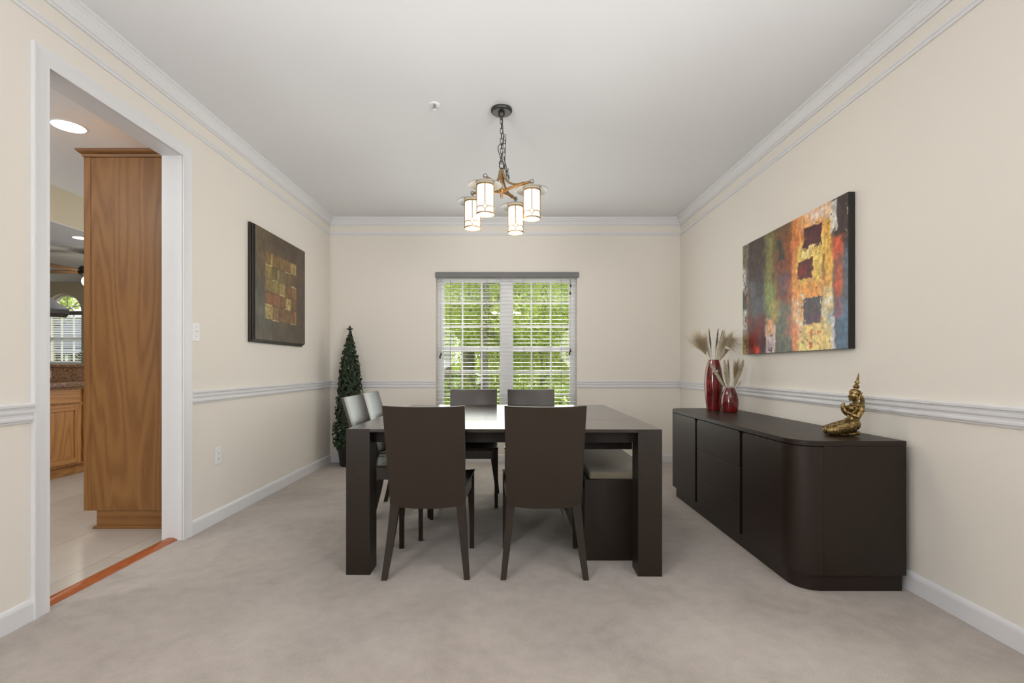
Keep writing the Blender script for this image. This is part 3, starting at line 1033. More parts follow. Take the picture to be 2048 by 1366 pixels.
# ------------------------------------------------------------------ brass figurine
def statue():
    st = thing('brass_figurine', 'brass kneeling praying figurine with tall pointed crown on the sideboard', 'figurine', (1.705, 2.455, ST), R(168))
    m = MB()      # local: +x forward, z up
    for s in (-1, 1):
        y = s * 0.022
        m.tube([(-0.030, y * 0.9, 0.052), (0.01, y * 1.1, 0.042), (0.045, y * 1.2, 0.034), (0.070, y * 1.2, 0.026)], [0.034, 0.031, 0.026, 0.019], 14)
        m.ball((0.072, y * 1.2, 0.023), (0.018, 0.018, 0.0215))
        m.tube([(0.066, y * 1.15, 0.014), (0.02, y * 1.05, 0.013), (-0.030, y, 0.013), (-0.046, y, 0.018)], [0.0135, 0.016, 0.013, 0.011], 12)
        m.tube([(-0.046, y, 0.022), (-0.052, y, 0.012), (-0.054, y, 0.005)], [0.011, 0.010, 0.006], 10)
        # arm
        sh = (-0.060, s * 0.036, 0.153)
        el = (-0.042, s * 0.044, 0.101)
        wr = (0.000, s * 0.014, 0.122)
        m.tube([sh, (-0.056, s * 0.043, 0.128), el], [0.0135, 0.0125, 0.0115], 12)
        m.tube([el, (-0.022, s * 0.032, 0.108), wr], [0.0115, 0.0105, 0.0075], 12)
        m.ball(el, 0.0115)
        m.ball(sh, 0.0148)
        # palm and fingers pressed together, pointing up
        m.tube([wr, (0.0055, s * 0.008, 0.135), (0.0065, s * 0.0055, 0.146)], [0.0078, 0.0085, 0.0075], 10)
        for k, (dx, L) in enumerate(((0.0075, 0.015), (0.0035, 0.020), (-0.0005, 0.022), (-0.0045, 0.019))):
            m.tube([(0.006 + dx, s * 0.0048, 0.143), (0.0058 + dx * 0.9, s * 0.0042, 0.146 + L * 0.55), (0.004 + dx * 0.8, s * 0.003, 0.146 + L)], [0.0036, 0.0034, 0.0022], 8)
        m.tube([(-0.001, s * 0.007, 0.134), (-0.007, s * 0.006, 0.144), (-0.008, s * 0.005, 0.151)], [0.0036, 0.0032, 0.0022], 8)
        # breast
        m.ball((-0.024, s * 0.0165, 0.139), (0.015, 0.0145, 0.0145))
        # ear with long lobe
        m.ball((-0.046, s * 0.025, 0.198), (0.006, 0.004, 0.014))
    m.ball((-0.036, 0, 0.058), (0.034, 0.044, 0.034))
    m.tube([(-0.036, 0, 0.06), (-0.035, 0, 0.088), (-0.040, 0, 0.110), (-0.046, 0, 0.138), (-0.051, 0, 0.156), (-0.053, 0, 0.163)], [0.034, 0.0235, 0.025, 0.029, 0.022, 0.012], 18)
    m.tube([(-0.060, -0.034, 0.153), (-0.052, 0, 0.159), (-0.060, 0.034, 0.153)], [0.0145, 0.017, 0.0145], 14)
    m.tube([(-0.053, 0, 0.155), (-0.051, 0, 0.184)], [0.0125, 0.0115], 14)
    # head: skull, jaw, nose, lips, brow
    m.ball((-0.046, 0, 0.205), (0.025, 0.0225, 0.027))
    m.ball((-0.0375, 0, 0.192), (0.0165, 0.0155, 0.0155))
    m.tube([(-0.0225, 0, 0.208), (-0.0165, 0, 0.198), (-0.0195, 0, 0.1955)], [0.003, 0.0042, 0.003], 8)
    m.ball((-0.0215, 0, 0.1885), (0.0042, 0.0065, 0.0022))
    m.ball((-0.0220, 0, 0.1845), (0.0042, 0.0055, 0.0022))
    m.ball((-0.0260, 0, 0.1785), (0.0055, 0.006, 0.0045))
    body = m.build('body', BRASS, st, sharp=180)
    rm = body.modifiers.new('remesh', 'REMESH')
    rm.mode = 'VOXEL'
    rm.voxel_size = 0.0016
    rm.use_smooth_shade = True
    sm = body.modifiers.new('smooth', 'SMOOTH')
    sm.factor = 0.5
    sm.iterations = 3
    # eyes, as thin almond lids
    m = MB()
    for s in (-1, 1):
        m.ball((-0.0235, s * 0.0088, 0.2035), (0.0026, 0.0048, 0.0022), 10, 6)
        m.tube([(-0.0225, s * 0.003, 0.2085), (-0.0222, s * 0.009, 0.2105), (-0.0265, s * 0.0155, 0.2085)], 0.0012, 6)
    m.build('eye', BRASS, st)
    tilt = Matrix.Rotation(R(-9), 3, 'Y')
    m = MB()
    m.lathe([(0.0, 0.0), (0.0255, 0.0), (0.0272, 0.003), (0.0268, 0.009), (0.0235, 0.0165), (0.018, 0.0215), (0.0105, 0.0235), (0.009, 0.029), (0.0135, 0.031), (0.0165, 0.035), (0.0135, 0.039),
             (0.0095, 0.046), (0.0065, 0.0505), (0.0065, 0.053), (0.0118, 0.056), (0.0112, 0.0595), (0.0085, 0.065), (0.0055, 0.070), (0.0058, 0.076), (0.0042, 0.092), (0.0018, 0.106), (0.0, 0.110)],
            (-0.047, 0, 0.212), 20, mtx=tilt)
    m.build('crown', BRASS, st)
    # ear flames, collar, armlets, skirt folds
    for s in (-1, 1):
        m = MB()
        m.tube([(-0.050, s * 0.026, 0.186), (-0.056, s * 0.029, 0.198), (-0.060, s * 0.029, 0.212), (-0.070, s * 0.028, 0.222)], [0.0035, 0.006, 0.005, 0.001], 8)
        m.tube([(-0.056, s * 0.028, 0.196), (-0.067, s * 0.028, 0.198), (-0.072, s * 0.027, 0.206)], [0.004, 0.0035, 0.001], 8)
        m.tube([(-0.048, s * 0.024, 0.190), (-0.050, s * 0.024, 0.172), (-0.052, s * 0.026, 0.164)], [0.004, 0.005, 0.003], 8)
        m.build('ear_ornament', BRASS, st)
    for s in (-1, 1):
        ring = []
        for k in range(16):
            a = 2 * PI * k / 16
            ring.append((-0.056 + 0.0142 * math.cos(a), s * 0.0425 + 0.0142 * math.sin(a), 0.131 + 0.003 * math.cos(a)))
        MB().tube(ring, 0.0024, 8, closed=True).build('armlet', BRASS, st)
    m = MB()
    for k in range(2):
        ring = []
        for i in range(24):
            a = 2 * PI * i / 24
            ring.append((-0.047 + (0.022 + 0.009 * k) * math.cos(a), (0.024 + 0.011 * k) * math.sin(a), 0.163 - 0.007 * k - (0.005 + 0.004 * k) * math.cos(a)))
        m.tube(ring, 0.0026, 8, closed=True)
    m.build('collar', BRASS, st)
    m = MB()
    for s in (-1, 1):
        for k in range(5):
            x = 0.082 - 0.011 * k
            pts = []
            for i in range(9):
                a = R(-40) + R(200) * i / 8
                rr = 0.0215 + 0.0022 * k
                pts.append((x, s * 0.0265 + rr * 0.92 * math.cos(a) * 0.9, 0.0245 + 0.0022 * k + rr * math.sin(a) * 0.97))
            m.tube(pts, 0.0022, 6)
    m.build('skirt_fold', BRASS, st)
    ring = []
    for i in range(24):
        a = 2 * PI * i / 24
        ring.append((-0.036 + 0.027 * math.cos(a), 0.028 * math.sin(a), 0.084))
    MB().tube(ring, 0.0042, 8, closed=True).ball((-0.006, 0, 0.083), (0.006, 0.009, 0.008)).build('belt', BRASS, st)
    m = MB()
    m.tube([(-0.070, 0, 0.200), (-0.080, 0, 0.185), (-0.081, 0, 0.168), (-0.076, 0, 0.155)], [0.008, 0.0105, 0.0095, 0.004], 10)
    m.build('back_hair', BRASS, st)
    return st


statue()


# ------------------------------------------------------------------ paintings
def lin(c):
    return tuple(((v / 255) / 12.92 if v / 255 <= 0.04045 else (((v / 255) + 0.055) / 1.055) ** 2.4) for v in c)


def fbm(w, h, cells, seed, octaves=4, stretch=1.0):
    r = np.random.default_rng(seed)
    out = np.zeros((h, w))
    amp, tot = 1.0, 0.0
    cx_, cy_ = cells, max(2, int(cells * h / w * stretch))
    for _ in range(octaves):
        g = r.random((cy_ + 2, cx_ + 2))
        ys = np.linspace(0, cy_, h)
        xs = np.linspace(0, cx_, w)
        yi = ys.astype(int).clip(0, cy_)
        xi = xs.astype(int).clip(0, cx_)
        fy = (ys - yi)[:, None]
        fx = (xs - xi)[None, :]
        fy = fy * fy * (3 - 2 * fy)
        fx = fx * fx * (3 - 2 * fx)
        a = g[yi][:, xi]; b = g[yi][:, xi + 1]; c = g[yi + 1][:, xi]; d = g[yi + 1][:, xi + 1]
        out += amp * ((a * (1 - fx) + b * fx) * (1 - fy) + (c * (1 - fx) + d * fx) * fy)
        tot += amp
        amp *= 0.55
        cx_ *= 2
        cy_ *= 2
    return out / tot


class Paint:
    """a colour sheet, u to the right, v upwards, in sRGB values"""
    def __init__(self, w, h, base):
        self.w, self.h = w, h
        self.a = np.zeros((h, w, 3)) + np.array(base, float)
        self.u = np.linspace(0, 1, w)[None, :] + np.zeros((h, 1))
        self.v = np.linspace(0, 1, h)[:, None] + np.zeros((1, w))
        self.k = 0

    def rect(self, u0, u1, v0, v1, color, op=1.0, soft=0.02, rag=0.03, cells=14, stretch=1.0):
        self.k += 1
        du = (fbm(self.w, self.h, cells, 100 + self.k, 4, stretch) - 0.5) * 2 * rag
        dv = (fbm(self.w, self.h, cells, 300 + self.k, 4, stretch) - 0.5) * 2 * rag
        u, v = self.u + du, self.v + dv
        d = np.minimum(np.minimum(u - u0, u1 - u), np.minimum(v - v0, v1 - v))
        m = np.clip(d / soft + 0.5, 0, 1)[..., None] * op
        tone = 1 + (fbm(self.w, self.h, cells * 2, 500 + self.k) - 0.5)[..., None] * 0.35
        self.a = self.a * (1 - m) + np.array(color, float) * tone * m

    def speck(self, u0, u1, v0, v1, color, cover=0.4, cells=40, soft=0.05, edge=0.03):
        self.k += 1
        n = fbm(self.w, self.h, cells, 700 + self.k, 3)
        th = np.quantile(n, 1 - cover)
        d = np.minimum(np.minimum(self.u - u0, u1 - self.u), np.minimum(self.v - v0, v1 - self.v))
        box = np.clip(d / edge, 0, 1)
        m = (np.clip((n * (0.75 + 0.25 * box) - th) / soft + 0.5, 0, 1) * (d > 0))[..., None]
        self.a = self.a * (1 - m) + np.array(color, float) * m


def art_grid(name, p, place, parent):
    h, w = p.h, p.w
    V = [place(i / (w - 1), j / (h - 1)) for j in range(h) for i in range(w)]
    idx = np.arange(w * h).reshape(h, w)
    F = np.stack([idx[:-1, :-1], idx[:-1, 1:], idx[1:, 1:], idx[1:, :-1]], -1).reshape(-1, 4)
    o = mesh_raw(name, V, F, ART, parent)
    at = o.data.color_attributes.new('pigment', 'FLOAT_COLOR', 'POINT')
    c = np.clip(p.a.reshape(-1, 3) / 255, 0, 1)
    c = np.where(c <= 0.04045, c / 12.92, ((c + 0.055) / 1.055) ** 2.4)
    rgba = np.concatenate([c, np.ones((len(c), 1))], 1).astype(np.float32)
    at.data.foreach_set('color', rgba.ravel())
    return o


# abstract canvas on the right wall
CY0, CY1, CZ0, CZ1 = 2.676, 3.887, 1.1695, 2.04
cv = thing('canvas_painting', 'large colourful abstract canvas painting on the wall above the sideboard', 'painting', (XR - 0.002, (CY0 + CY1) / 2, CZ0))
cw = (CY1 - CY0) / 2
CH = CZ1 - CZ0
EDGE = mat('black_canvas_edge', (0.012, 0.010, 0.009), 0.5)
MB().box(-0.038, 0, -cw, cw, 0, CH, 0.002).build('canvas_edge', EDGE, cv, label='black painted canvas edge')
p = Paint(300, 216, (92, 84, 84))
A = p.rect
A(-.1, .075, -.1, 1.1, (150, 145, 135), 1, .02, .02)
A(-.1, .06, .78, 1.1, (110, 105, 80), .8, .05, .04)
A(.0, .05, .58, .78, (205, 200, 192), .9, .02, .03)
A(-.1, .06, .40, .56, (60, 70, 62), .9, .04, .04)
A(.0, .06, .22, .42, (205, 208, 195), .9, .03, .04)
A(-.1, .06, -.1, .17, (165, 140, 70), .9, .05, .04)
A(.06, .085, .25, .65, (185, 95, 60), .8, .01, .012)
A(.075, .30, .62, 1.1, (74, 60, 56), 1, .06, .05)
A(.07, .30, .25, .66, (96, 98, 104), .95, .10, .08)
A(.16, .30, .48, .72, (72, 66, 68), .7, .08, .06)
A(.08, .28, .02, .30, (112, 46, 44), .9, .12, .06)
A(.11, .20, -.1, .20, (140, 40, 34), .9, .06, .05)
A(.16, .22, -.1, .06, (218, 70, 48), .95, .04, .03)
A(.24, .30, -.1, .16, (66, 50, 66), .8, .05, .04)
A(.28, .42, .45, 1.1, (112, 108, 66), 1, .05, .03, 20)
A(.30, .42, .28, .58, (140, 158, 92), .9, .08, .05)
A(.31, .36, .60, .95, (140, 136, 84), .7, .03, .02, 30)
A(.38, .60, .68, 1.1, (112, 82, 52), .9, .06, .04)
A(.40, .60, .38, .76, (132, 72, 58), .85, .10, .06)
A(.42, .49, .72, .88, (52, 62, 60), .95, .02, .03)
A(.44, .52, .46, .60, (96, 86, 104), .7, .05, .05)
A(.48, .60, .62, .92, (152, 84, 44), .7, .06, .05)
A(.39, .60, -.1, .38, (112, 116, 104), .95, .08, .05)
A(.50, .58, .36, .55, (170, 106, 74), .7, .05, .05)
A(.36, .42, .25, .42, (180, 160, 96), .8, .03, .03)
A(.50, .60, .12, .30, (190, 122, 104), .75, .05, .05)
A(.285, .40, -.1, .22, (216, 196, 186), .95, .02, .03)
A(.29, .38, .16, .28, (224, 170, 120), .85, .03, .03)
A(.31, .36, -.1, .12, (196, 178, 194), .8, .03, .03)
p.speck(.29, .41, -.02, .2, (100, 80, 80), .12)
# bright column
A(.565, .905, -.1, 1.1, (232, 176, 92), 1, .02, .012, 26)
A(.56, .66, .80, 1.1, (212, 122, 62), .9, .06, .05)
A(.62, .86, .88, 1.1, (236, 176, 120), .8, .06, .05)
A(.72, .88, .90, 1.0, (236, 214, 206), .8, .05, .05)
A(.56, .62, .28, .84, (222, 120, 70), .85, .03, .02, 26)
A(.60, .90, .44, .78, (238, 204, 108), .9, .08, .05)
A(.60, .88, .36, .50, (232, 156, 82), .85, .06, .05)
A(.60, .90, -.1, .22, (238, 214, 140), .95, .08, .05)
A(.58, .66, .10, .40, (236, 190, 150), .8, .05, .05)
A(.57, .61, -.1, .20, (230, 130, 96), .8, .03, .03)
A(.80, .92, .16, .44, (236, 216, 160), .85, .05, .05)
A(.84, .90, .52, .90, (234, 180, 84), .9, .03, .02)
A(.665, .815, .735, .885, (76, 38, 40), 1, .008, .022, 24)
A(.68, .76, .75, .86, (92, 50, 56), .7, .06, .05)
A(.615, .735, .53, .665, (92, 42, 42), 1, .008, .024, 24)
A(.63, .69, .55, .62, (140, 44, 40), .8, .04, .03)
A(.665, .810, .19, .375, (84, 78, 86), 1, .008, .022, 24)
A(.68, .80, .19, .26, (100, 66, 88), .7, .04, .03)
p.speck(.60, .68, .14, .42, (232, 226, 206), .40, 50)
p.speck(.80, .90, .12, .36, (226, 222, 206), .45, 50)
p.speck(.64, .82, .66, .76, (240, 220, 150), .45, 50)
p.speck(.74, .82, .62, .74, (84, 54, 30), .14, 60)
p.speck(.70, .83, -.02, .16, (214, 124, 78), .30, 60)
p.speck(.60, .90, .02, .95, (150, 84, 48), .025, 70)
A(.815, .835, .48, .66, (120, 78, 50), .6, .01, .012, 30)
# right edge
A(.90, 1.1, -.1, 1.1, (92, 98, 108), 1, .02, .015, 22)
A(.905, 1.1, .66, 1.1, (66, 52, 50), 1, .05, .04)
A(.905, 1.1, -.1, .26, (84, 112, 138), .95, .08, .05)
A(.905, .965, .34, .74, (214, 96, 62), .95, .03, .02, 20)
A(.91, .955, .20, .34, (168, 96, 112), .85, .03, .03)
A(.95, 1.1, .26, .60, (96, 108, 120), .7, .08, .05)
A(.875, .925, .78, .99, (226, 218, 206), .95, .01, .016, 30)
A(.885, .912, -.1, .22, (224, 216, 220), .9, .01, .014, 30)
p.speck(.87, .93, .74, 1.0, (90, 66, 54), .16, 60)
p.speck(.88, .92, -.02, .24, (80, 88, 110), .18, 60)
p.speck(.98, 1.01, .70, .98, (180, 150, 130), .3, 60)
p.speck(.0, .08, .0, 1.0, (70, 76, 66), .16, 50)
# fine mottling and brush texture
p.a *= (1 + (fbm(300, 216, 60, 9001, 3) - 0.5)[..., None] * 0.42)
p.a *= (1 + (fbm(300, 216, 90, 9002, 2, 0.25) - 0.5)[..., None] * 0.22)
art_grid('painted_face', p, lambda u, v: (-0.0385, cw - 0.001 - u * (2 * cw - 0.002), 0.001 + v * (CH - 0.002)), cv)

# framed panel on the left wall
PY0, PY1, PZ0, PZ1 = 3.717, 4.65, 1.262, 2.19
fr_ = thing('framed_painting', 'square dark framed painting with a grid of gold patches on the left wall', 'painting', (XL, (PY0 + PY1) / 2, PZ0))
pw, ph = (PY1 - PY0) / 2, PZ1 - PZ0
FRM = mat('black_brown_frame', (0.020, 0.017, 0.012), 0.35)
m = MB()
m.box(0, 0.022, -pw, pw, 0, ph, 0.004)
m.box(0.022, 0.040, -pw + 0.008, pw - 0.008, 0.012, ph - 0.008, 0.004)
m.box(0.040, 0.050, -pw + 0.016, pw - 0.012, 0.024, ph - 0.014, 0.002)
m.build('frame', FRM, fr_)
q = Paint(190, 190, (84, 70, 52))
B = q.rect
B(-.1, .35, .55, 1.1, (96, 80, 56), .8, .2, .1, 6)
B(-.1, .25, .1, .5, (76, 78, 66), .7, .2, .1, 6)
B(.55, 1.1, .2, .8, (78, 62, 50), .8, .2, .1, 6)
B(.3, .8, .85, 1.1, (74, 56, 42), .7, .15, .1, 6)
B(.0, 1.0, -.1, .14, (78, 70, 54), .7, .1, .1, 6)
gu = [.165, .30, .425, .545, .665, .79]
gv = [.81, .69, .565, .445, .325, .19]
cols = [
    [(116, 92, 48), (120, 90, 44), (122, 96, 54), (118, 92, 48), (152, 132, 78)],
    [(130, 112, 56), (104, 88, 46), (112, 98, 58), (108, 88, 54), (96, 74, 50)],
    [(132, 112, 58), (140, 122, 62), (146, 130, 70), (124, 90, 46), (128, 94, 52)],
    [(122, 78, 40), (124, 78, 38), (112, 74, 40), (126, 92, 46), (112, 78, 40)],
    [(168, 148, 84), (128, 98, 50), (118, 82, 44), (108, 82, 44), (120, 80, 42)],
]
B(gu[0], gu[5], gv[5], gv[0], (96, 72, 40), 1, .01, .01, 20)
for j in range(5):
    for i in range(5):
        B(gu[i] + .003, gu[i + 1] - .003, gv[j + 1] + .003, gv[j] - .003, cols[j][i], .95, .012, .012, 24)
        if (i * 3 + j * 5) % 4 == 0:
            B(gu[i + 1] - .030, gu[i + 1] - .006, gv[j + 1] + .01, gv[j] - .01, (168, 146, 92), .7, .008, .010, 30)
        if (i * 2 + j) % 3 == 0:
            B(gu[i], gu[i + 1], gv[j + 1] - .004, gv[j + 1] + .005, (206, 190, 140), .9, .003, .006, 40)
        else:
            B(gu[i], gu[i + 1], gv[j + 1] - .004, gv[j + 1] + .004, (74, 54, 34), .7, .004, .006, 40)
        B(gu[i + 1] - .004, gu[i + 1] + .003, gv[j + 1], gv[j], (72, 54, 34) if (i + j) % 2 else (176, 152, 100), .7, .003, .005, 40)
B(gu[3] + .03, gu[4] - .0, gv[4] + .01, gv[3] - .01, (176, 160, 96), .95, .01, .012, 30)
q.speck(gu[0], gu[1], gv[5], gv[4], (120, 94, 46), .30, 60)
q.speck(gu[3] + .03, gu[4], gv[4], gv[3], (110, 84, 44), .22, 60)
q.a *= (1 + (fbm(190, 190, 50, 9101, 3, 0.3) - 0.5)[..., None] * 0.40)
q.a *= (1 + (fbm(190, 190, 8, 9102, 4) - 0.5)[..., None] * 0.35)
art_grid('painted_panel', q, lambda u, v: (0.0505, -pw + 0.017 + u * (2 * pw - 0.030), 0.025 + v * (ph - 0.040)), fr_)


# ------------------------------------------------------------------ light switch and outlet
def wall_plate(name, label, cat, y, z):
    w = thing(name, label, cat, (XL, y, z))
    MB().box(0, 0.006, -0.036, 0.036, -0.059, 0.059, 0.003).build('cover_plate', WHITE, w)
    return w


sw_ = wall_plate('light_switch', 'white toggle light switch beside the kitchen doorway', 'light switch', 3.098, 1.292)
MB().box(0.006, 0.0075, -0.006, 0.006, -0.013, 0.013, 0.0005).build('toggle_slot', WHITE, sw_)
MB().hexa([(0.006, -0.0045, -0.002), (0.006, 0.0045, -0.002), (0.006, 0.0045, 0.008), (0.006, -0.0045, 0.008)],
          [(0.018, -0.004, 0.006), (0.018, 0.004, 0.006), (0.018, 0.004, 0.012), (0.018, -0.004, 0.012)]).build('toggle', WHITE, sw_)
for s in (-1, 1):
    MB().lathe([(0.0, 0.0), (0.003, 0.0), (0.0025, 0.0012), (0, 0.0014)], (0.006, 0, s * 0.030), 10, mtx=Matrix.Rotation(PI / 2, 3, 'Y')).build('screw', PEWTER, sw_)
ou = wall_plate('wall_outlet', 'white electrical outlet low on the left wall', 'outlet', 3.335, 0.452)
for s in (-1, 1):
    f = MB().prism([(0.0165 * math.cos(a), s * 0.0195 + 0.0145 * math.sin(a)) for a in np.linspace(0, 2 * PI, 20, endpoint=False)], 'x', 0.006, 0.0085).build('receptacle', WHITE, ou)
    m = MB()
    m.box(0.0085, 0.0088, -0.0075, -0.0050, s * 0.0195 - 0.001, s * 0.0195 + 0.008)
    m.box(0.0085, 0.0088, 0.0050, 0.0075, s * 0.0195 - 0.001, s * 0.0195 + 0.007)
    m.ball((0.0085, 0, s * 0.0195 - 0.007), (0.0005, 0.0025, 0.0025), 10, 6)
    m.build('socket_slot', DARKPLASTIC, f)


# ------------------------------------------------------------------ fire sprinkler
sp = thing('fire_sprinkler', 'white fire sprinkler head on the ceiling beside the chandelier', 'sprinkler', (-0.478, 3.075, H))
MB().lathe([(0, 0.0), (0.034, 0.0), (0.033, -0.004), (0.018, -0.007), (0.014, -0.004), (0, -0.004)], (0, 0, 0), 28).build('escutcheon', WHITE, sp)
m = MB()
m.tube([(0, 0, -0.004), (0, 0, -0.016)], 0.008, 12)
for s in (-1, 1):
    m.tube([(s * 0.007, 0, -0.014), (s * 0.011, 0, -0.024), (0, 0, -0.036)], 0.0018, 6)
m.tube([(0, 0, -0.016), (0, 0, -0.036)], 0.0022, 8)
m.build('sprinkler_frame', PEWTER, sp)
MB().lathe([(0, -0.036), (0.012, -0.036), (0.012, -0.0385), (0, -0.0385)], (0, 0, 0), 16).build('deflector', WHITE, sp)


# ------------------------------------------------------------------ chandelier
chx, chy = -0.052, 3.134
cd = thing('chandelier', 'bronze chandelier with four lit frosted glass lanterns hanging over the table', 'chandelier', (chx, chy, H))
Z = lambda h: h - H
MB().lathe([(0, 0.0), (0.068, 0.0), (0.069, -0.006), (0.069, -0.014), (0.064, -0.021), (0.058, -0.023), (0, -0.023)], (0, 0, 0), 40).build('canopy', IRON, cd)
MB().lathe([(0.020, -0.022), (0.022, -0.030), (0.019, -0.042), (0.011, -0.052), (0.006, -0.058), (0.006, -0.066), (0, -0.066)], (0, 0, 0), 20).build('canopy_hub', IRON, cd)


def link(m, c, half, r, wire, yaw, tilt=0.0):
    pts = []
    for k in range(16):
        a = 2 * PI * k / 16
        x = r * math.cos(a)
        z = r * math.sin(a) + (half if math.sin(a) >= 0 else -half)
        v = Vector((x, 0, z))
        v.rotate(Matrix.Rotation(tilt, 3, 'Y'))
        v.rotate(Matrix.Rotation(yaw, 3, 'Z'))
        pts.append((c[0] + v.x, c[1] + v.y, c[2] + v.z))
    m.tube(pts, wire, 6, closed=True)


m = MB()
n = 9
z0, z1 = -0.076, Z(2.405)
for i in range(n):
    link(m, (0, 0, z0 + (z1 - z0) * i / (n - 1)), 0.012, 0.008, 0.0021, (PI / 2) * (i % 2) + 0.25)
m.build('chain', IRON, cd)
m = MB()
k = 0
for i in range(6):
    link(m, (0.020 - 0.001 * i + 0.006 * (i % 2), -0.006, -0.185 - 0.028 * i), 0.011, 0.008, 0.0021, (PI / 2) * (i % 2) + 0.2, 0.05)
for i in range(5):
    link(m, (0.016 + 0.006 * i, -0.010, -0.345 - 0.025 * i), 0.011, 0.0075, 0.0020, (PI / 2) * (i % 2) + 0.5, -0.25)
for i in range(3):
    link(m, (0.028 + 0.008 * i, 0.004, -0.375 - 0.027 * i), 0.011, 0.0075, 0.0020, (PI / 2) * (i % 2) + 0.9, -0.3)
m.build('spare_chain', IRON, cd)
m = MB()
m.tube([(0.002, 0, -0.06), (0.007, -0.004, -0.10), (0.010, -0.006, -0.15), (0.017, -0.006, -0.18), (0.012, -0.004, -0.22), (0.004, -0.003, -0.235), (-0.010, 0, -0.226), (-0.021, 0, -0.238), (-0.022, 0, -0.262), (-0.012, 0, -0.295), (-0.002, 0, -0.325), (0.0, 0, -0.345)], 0.0026, 8)
m.build('cord', IRON, cd)
# top loop and stem
m = MB()
link(m, (0, 0, Z(2.378)), 0.013, 0.014, 0.0036, 0.3)
m.lathe([(0.004, 0.0), (0.010, -0.006), (0.013, -0.016), (0.009, -0.024), (0.012, -0.030), (0.011, -0.040), (0.008, -0.046), (0, -0.046)], (0, 0, Z(2.362)), 16)
m.build('top_loop', IRON, cd)
m = MB()
m.tube([(0, 0, Z(2.325)), (0, 0, Z(2.215))], 0.0075, 12)
m.lathe([(0.0, 0.024), (0.018, 0.020), (0.021, 0.008), (0.018, -0.004), (0.009, -0.014), (0.007, -0.022), (0.010, -0.028), (0.006, -0.040), (0, -0.044)], (0, 0, Z(2.205)), 18)
m.build('hub', BRONZE, cd)
ARMS = ((-0.096, -0.194), (0.192, -0.107), (-0.196, 0.098), (0.094, 0.205))
for (ax_, ay_) in ARMS:
    r_ = math.hypot(ax_, ay_)
    ux, uy = ax_ / r_, ay_ / r_
    m = MB()
    m.tube([(ux * 0.015, uy * 0.015, Z(2.208)), (ux * 0.09, uy * 0.09, Z(2.222)), (ux * (r_ - 0.004), uy * (r_ - 0.004), Z(2.232))], [0.0105, 0.0098, 0.0085], 10)
    m.tube([(ux * (r_ - 0.075), uy * (r_ - 0.075), Z(2.2265)), (ux * (r_ - 0.055), uy * (r_ - 0.055), Z(2.2285))], 0.0125, 10)
    arm = m.build('arm', BRONZE, cd)
    MB().ball((ux * r_, uy * r_, Z(2.232)), 0.0145).build('end_ball', PEWTER, arm)
    # curved strap from the stem to the arm
    m = MB()
    pts = []
    for kk in range(11):
        t_ = kk / 10
        rr = 0.010 + 0.125 * t_ ** 1.7
        zz = 2.345 - 0.112 * (1 - (1 - t_) ** 2.0)
        pts.append((ux * rr, uy * rr, Z(zz)))
    m.tube(pts, [0.0085 - 0.0003 * k8 for k8 in range(11)], 8)
    m.ball(pts[-1], 0.007, 10, 6)
    m.build('strap', STRAP, cd)
    # lantern: hat, then shade and cage below it
    lx, ly = ux * r_, uy * r_
    hat = MB().lathe([(0.0, 0.026), (0.010, 0.026), (0.014, 0.014), (0.034, 0.010), (0.080, 0.006), (0.1025, -0.004), (0.1025, -0.0075), (0.099, -0.008), (0.078, 0.002), (0.034, 0.005), (0, 0.005)], (lx, ly, Z(2.180)), 44).build('lantern_hat', PEWTER, cd)
    MB().tube([(lx, ly, Z(2.203)), (lx, ly, Z(2.232))], 0.006, 10).build('lantern_stem', PEWTER, hat)
    MB().lathe([(0.0, 0.0), (0.048, 0.0), (0.049, 0.004), (0.049, 0.178), (0.0, 0.178)], (lx, ly, Z(1.999)), 36).build('glass_shade', GLOWGLASS, hat, label='glowing frosted glass cylinder')
    m = MB()
    RR = 0.0515
    for zz, w in ((1.998, 0.0055), (2.172, 0.005)):
        ring = [(lx + RR * math.cos(2 * PI * i / 36), ly + RR * math.sin(2 * PI * i / 36), Z(zz)) for i in range(36)]
        m.tube(ring, w, 8, closed=True)
    ba = math.atan2(-1, -lx * 0.2)
    for q4 in range(4):
        a = ba + q4 * PI / 2
        cur = lambda da, zz: (lx + RR * math.cos(a + da), ly + RR * math.sin(a + da), Z(zz))
        m.tube([cur(0, 2.172), cur(0, 2.052)], 0.0034, 6)
        dm = [cur(0, 2.052), cur(0.17, 2.040), cur(0.30, 2.032), cur(0.17, 2.026), cur(0, 2.014), cur(-0.17, 2.026), cur(-0.30, 2.032), cur(-0.17, 2.040)]
        m.tube(dm, 0.0029, 6, closed=True)
        ar = [cur(0.30 + (PI / 2 - 0.60) * k6 / 8, 2.032 + 0.006 * math.sin(PI * k6 / 8)) for k6 in range(9)]
        m.tube(ar, 0.0029, 6)
        ar = [cur(0.02, 2.014), cur(0.0, 2.000)]
        m.tube(ar, 0.0029, 6)
    m.build('lantern_cage', STRAP, hat)
    lamp('chandelier_bulb', 'POINT', (chx + lx, chy + ly, 1.985), 5.0, (1.0, 0.88, 0.72), shadow_soft_size=0.05)


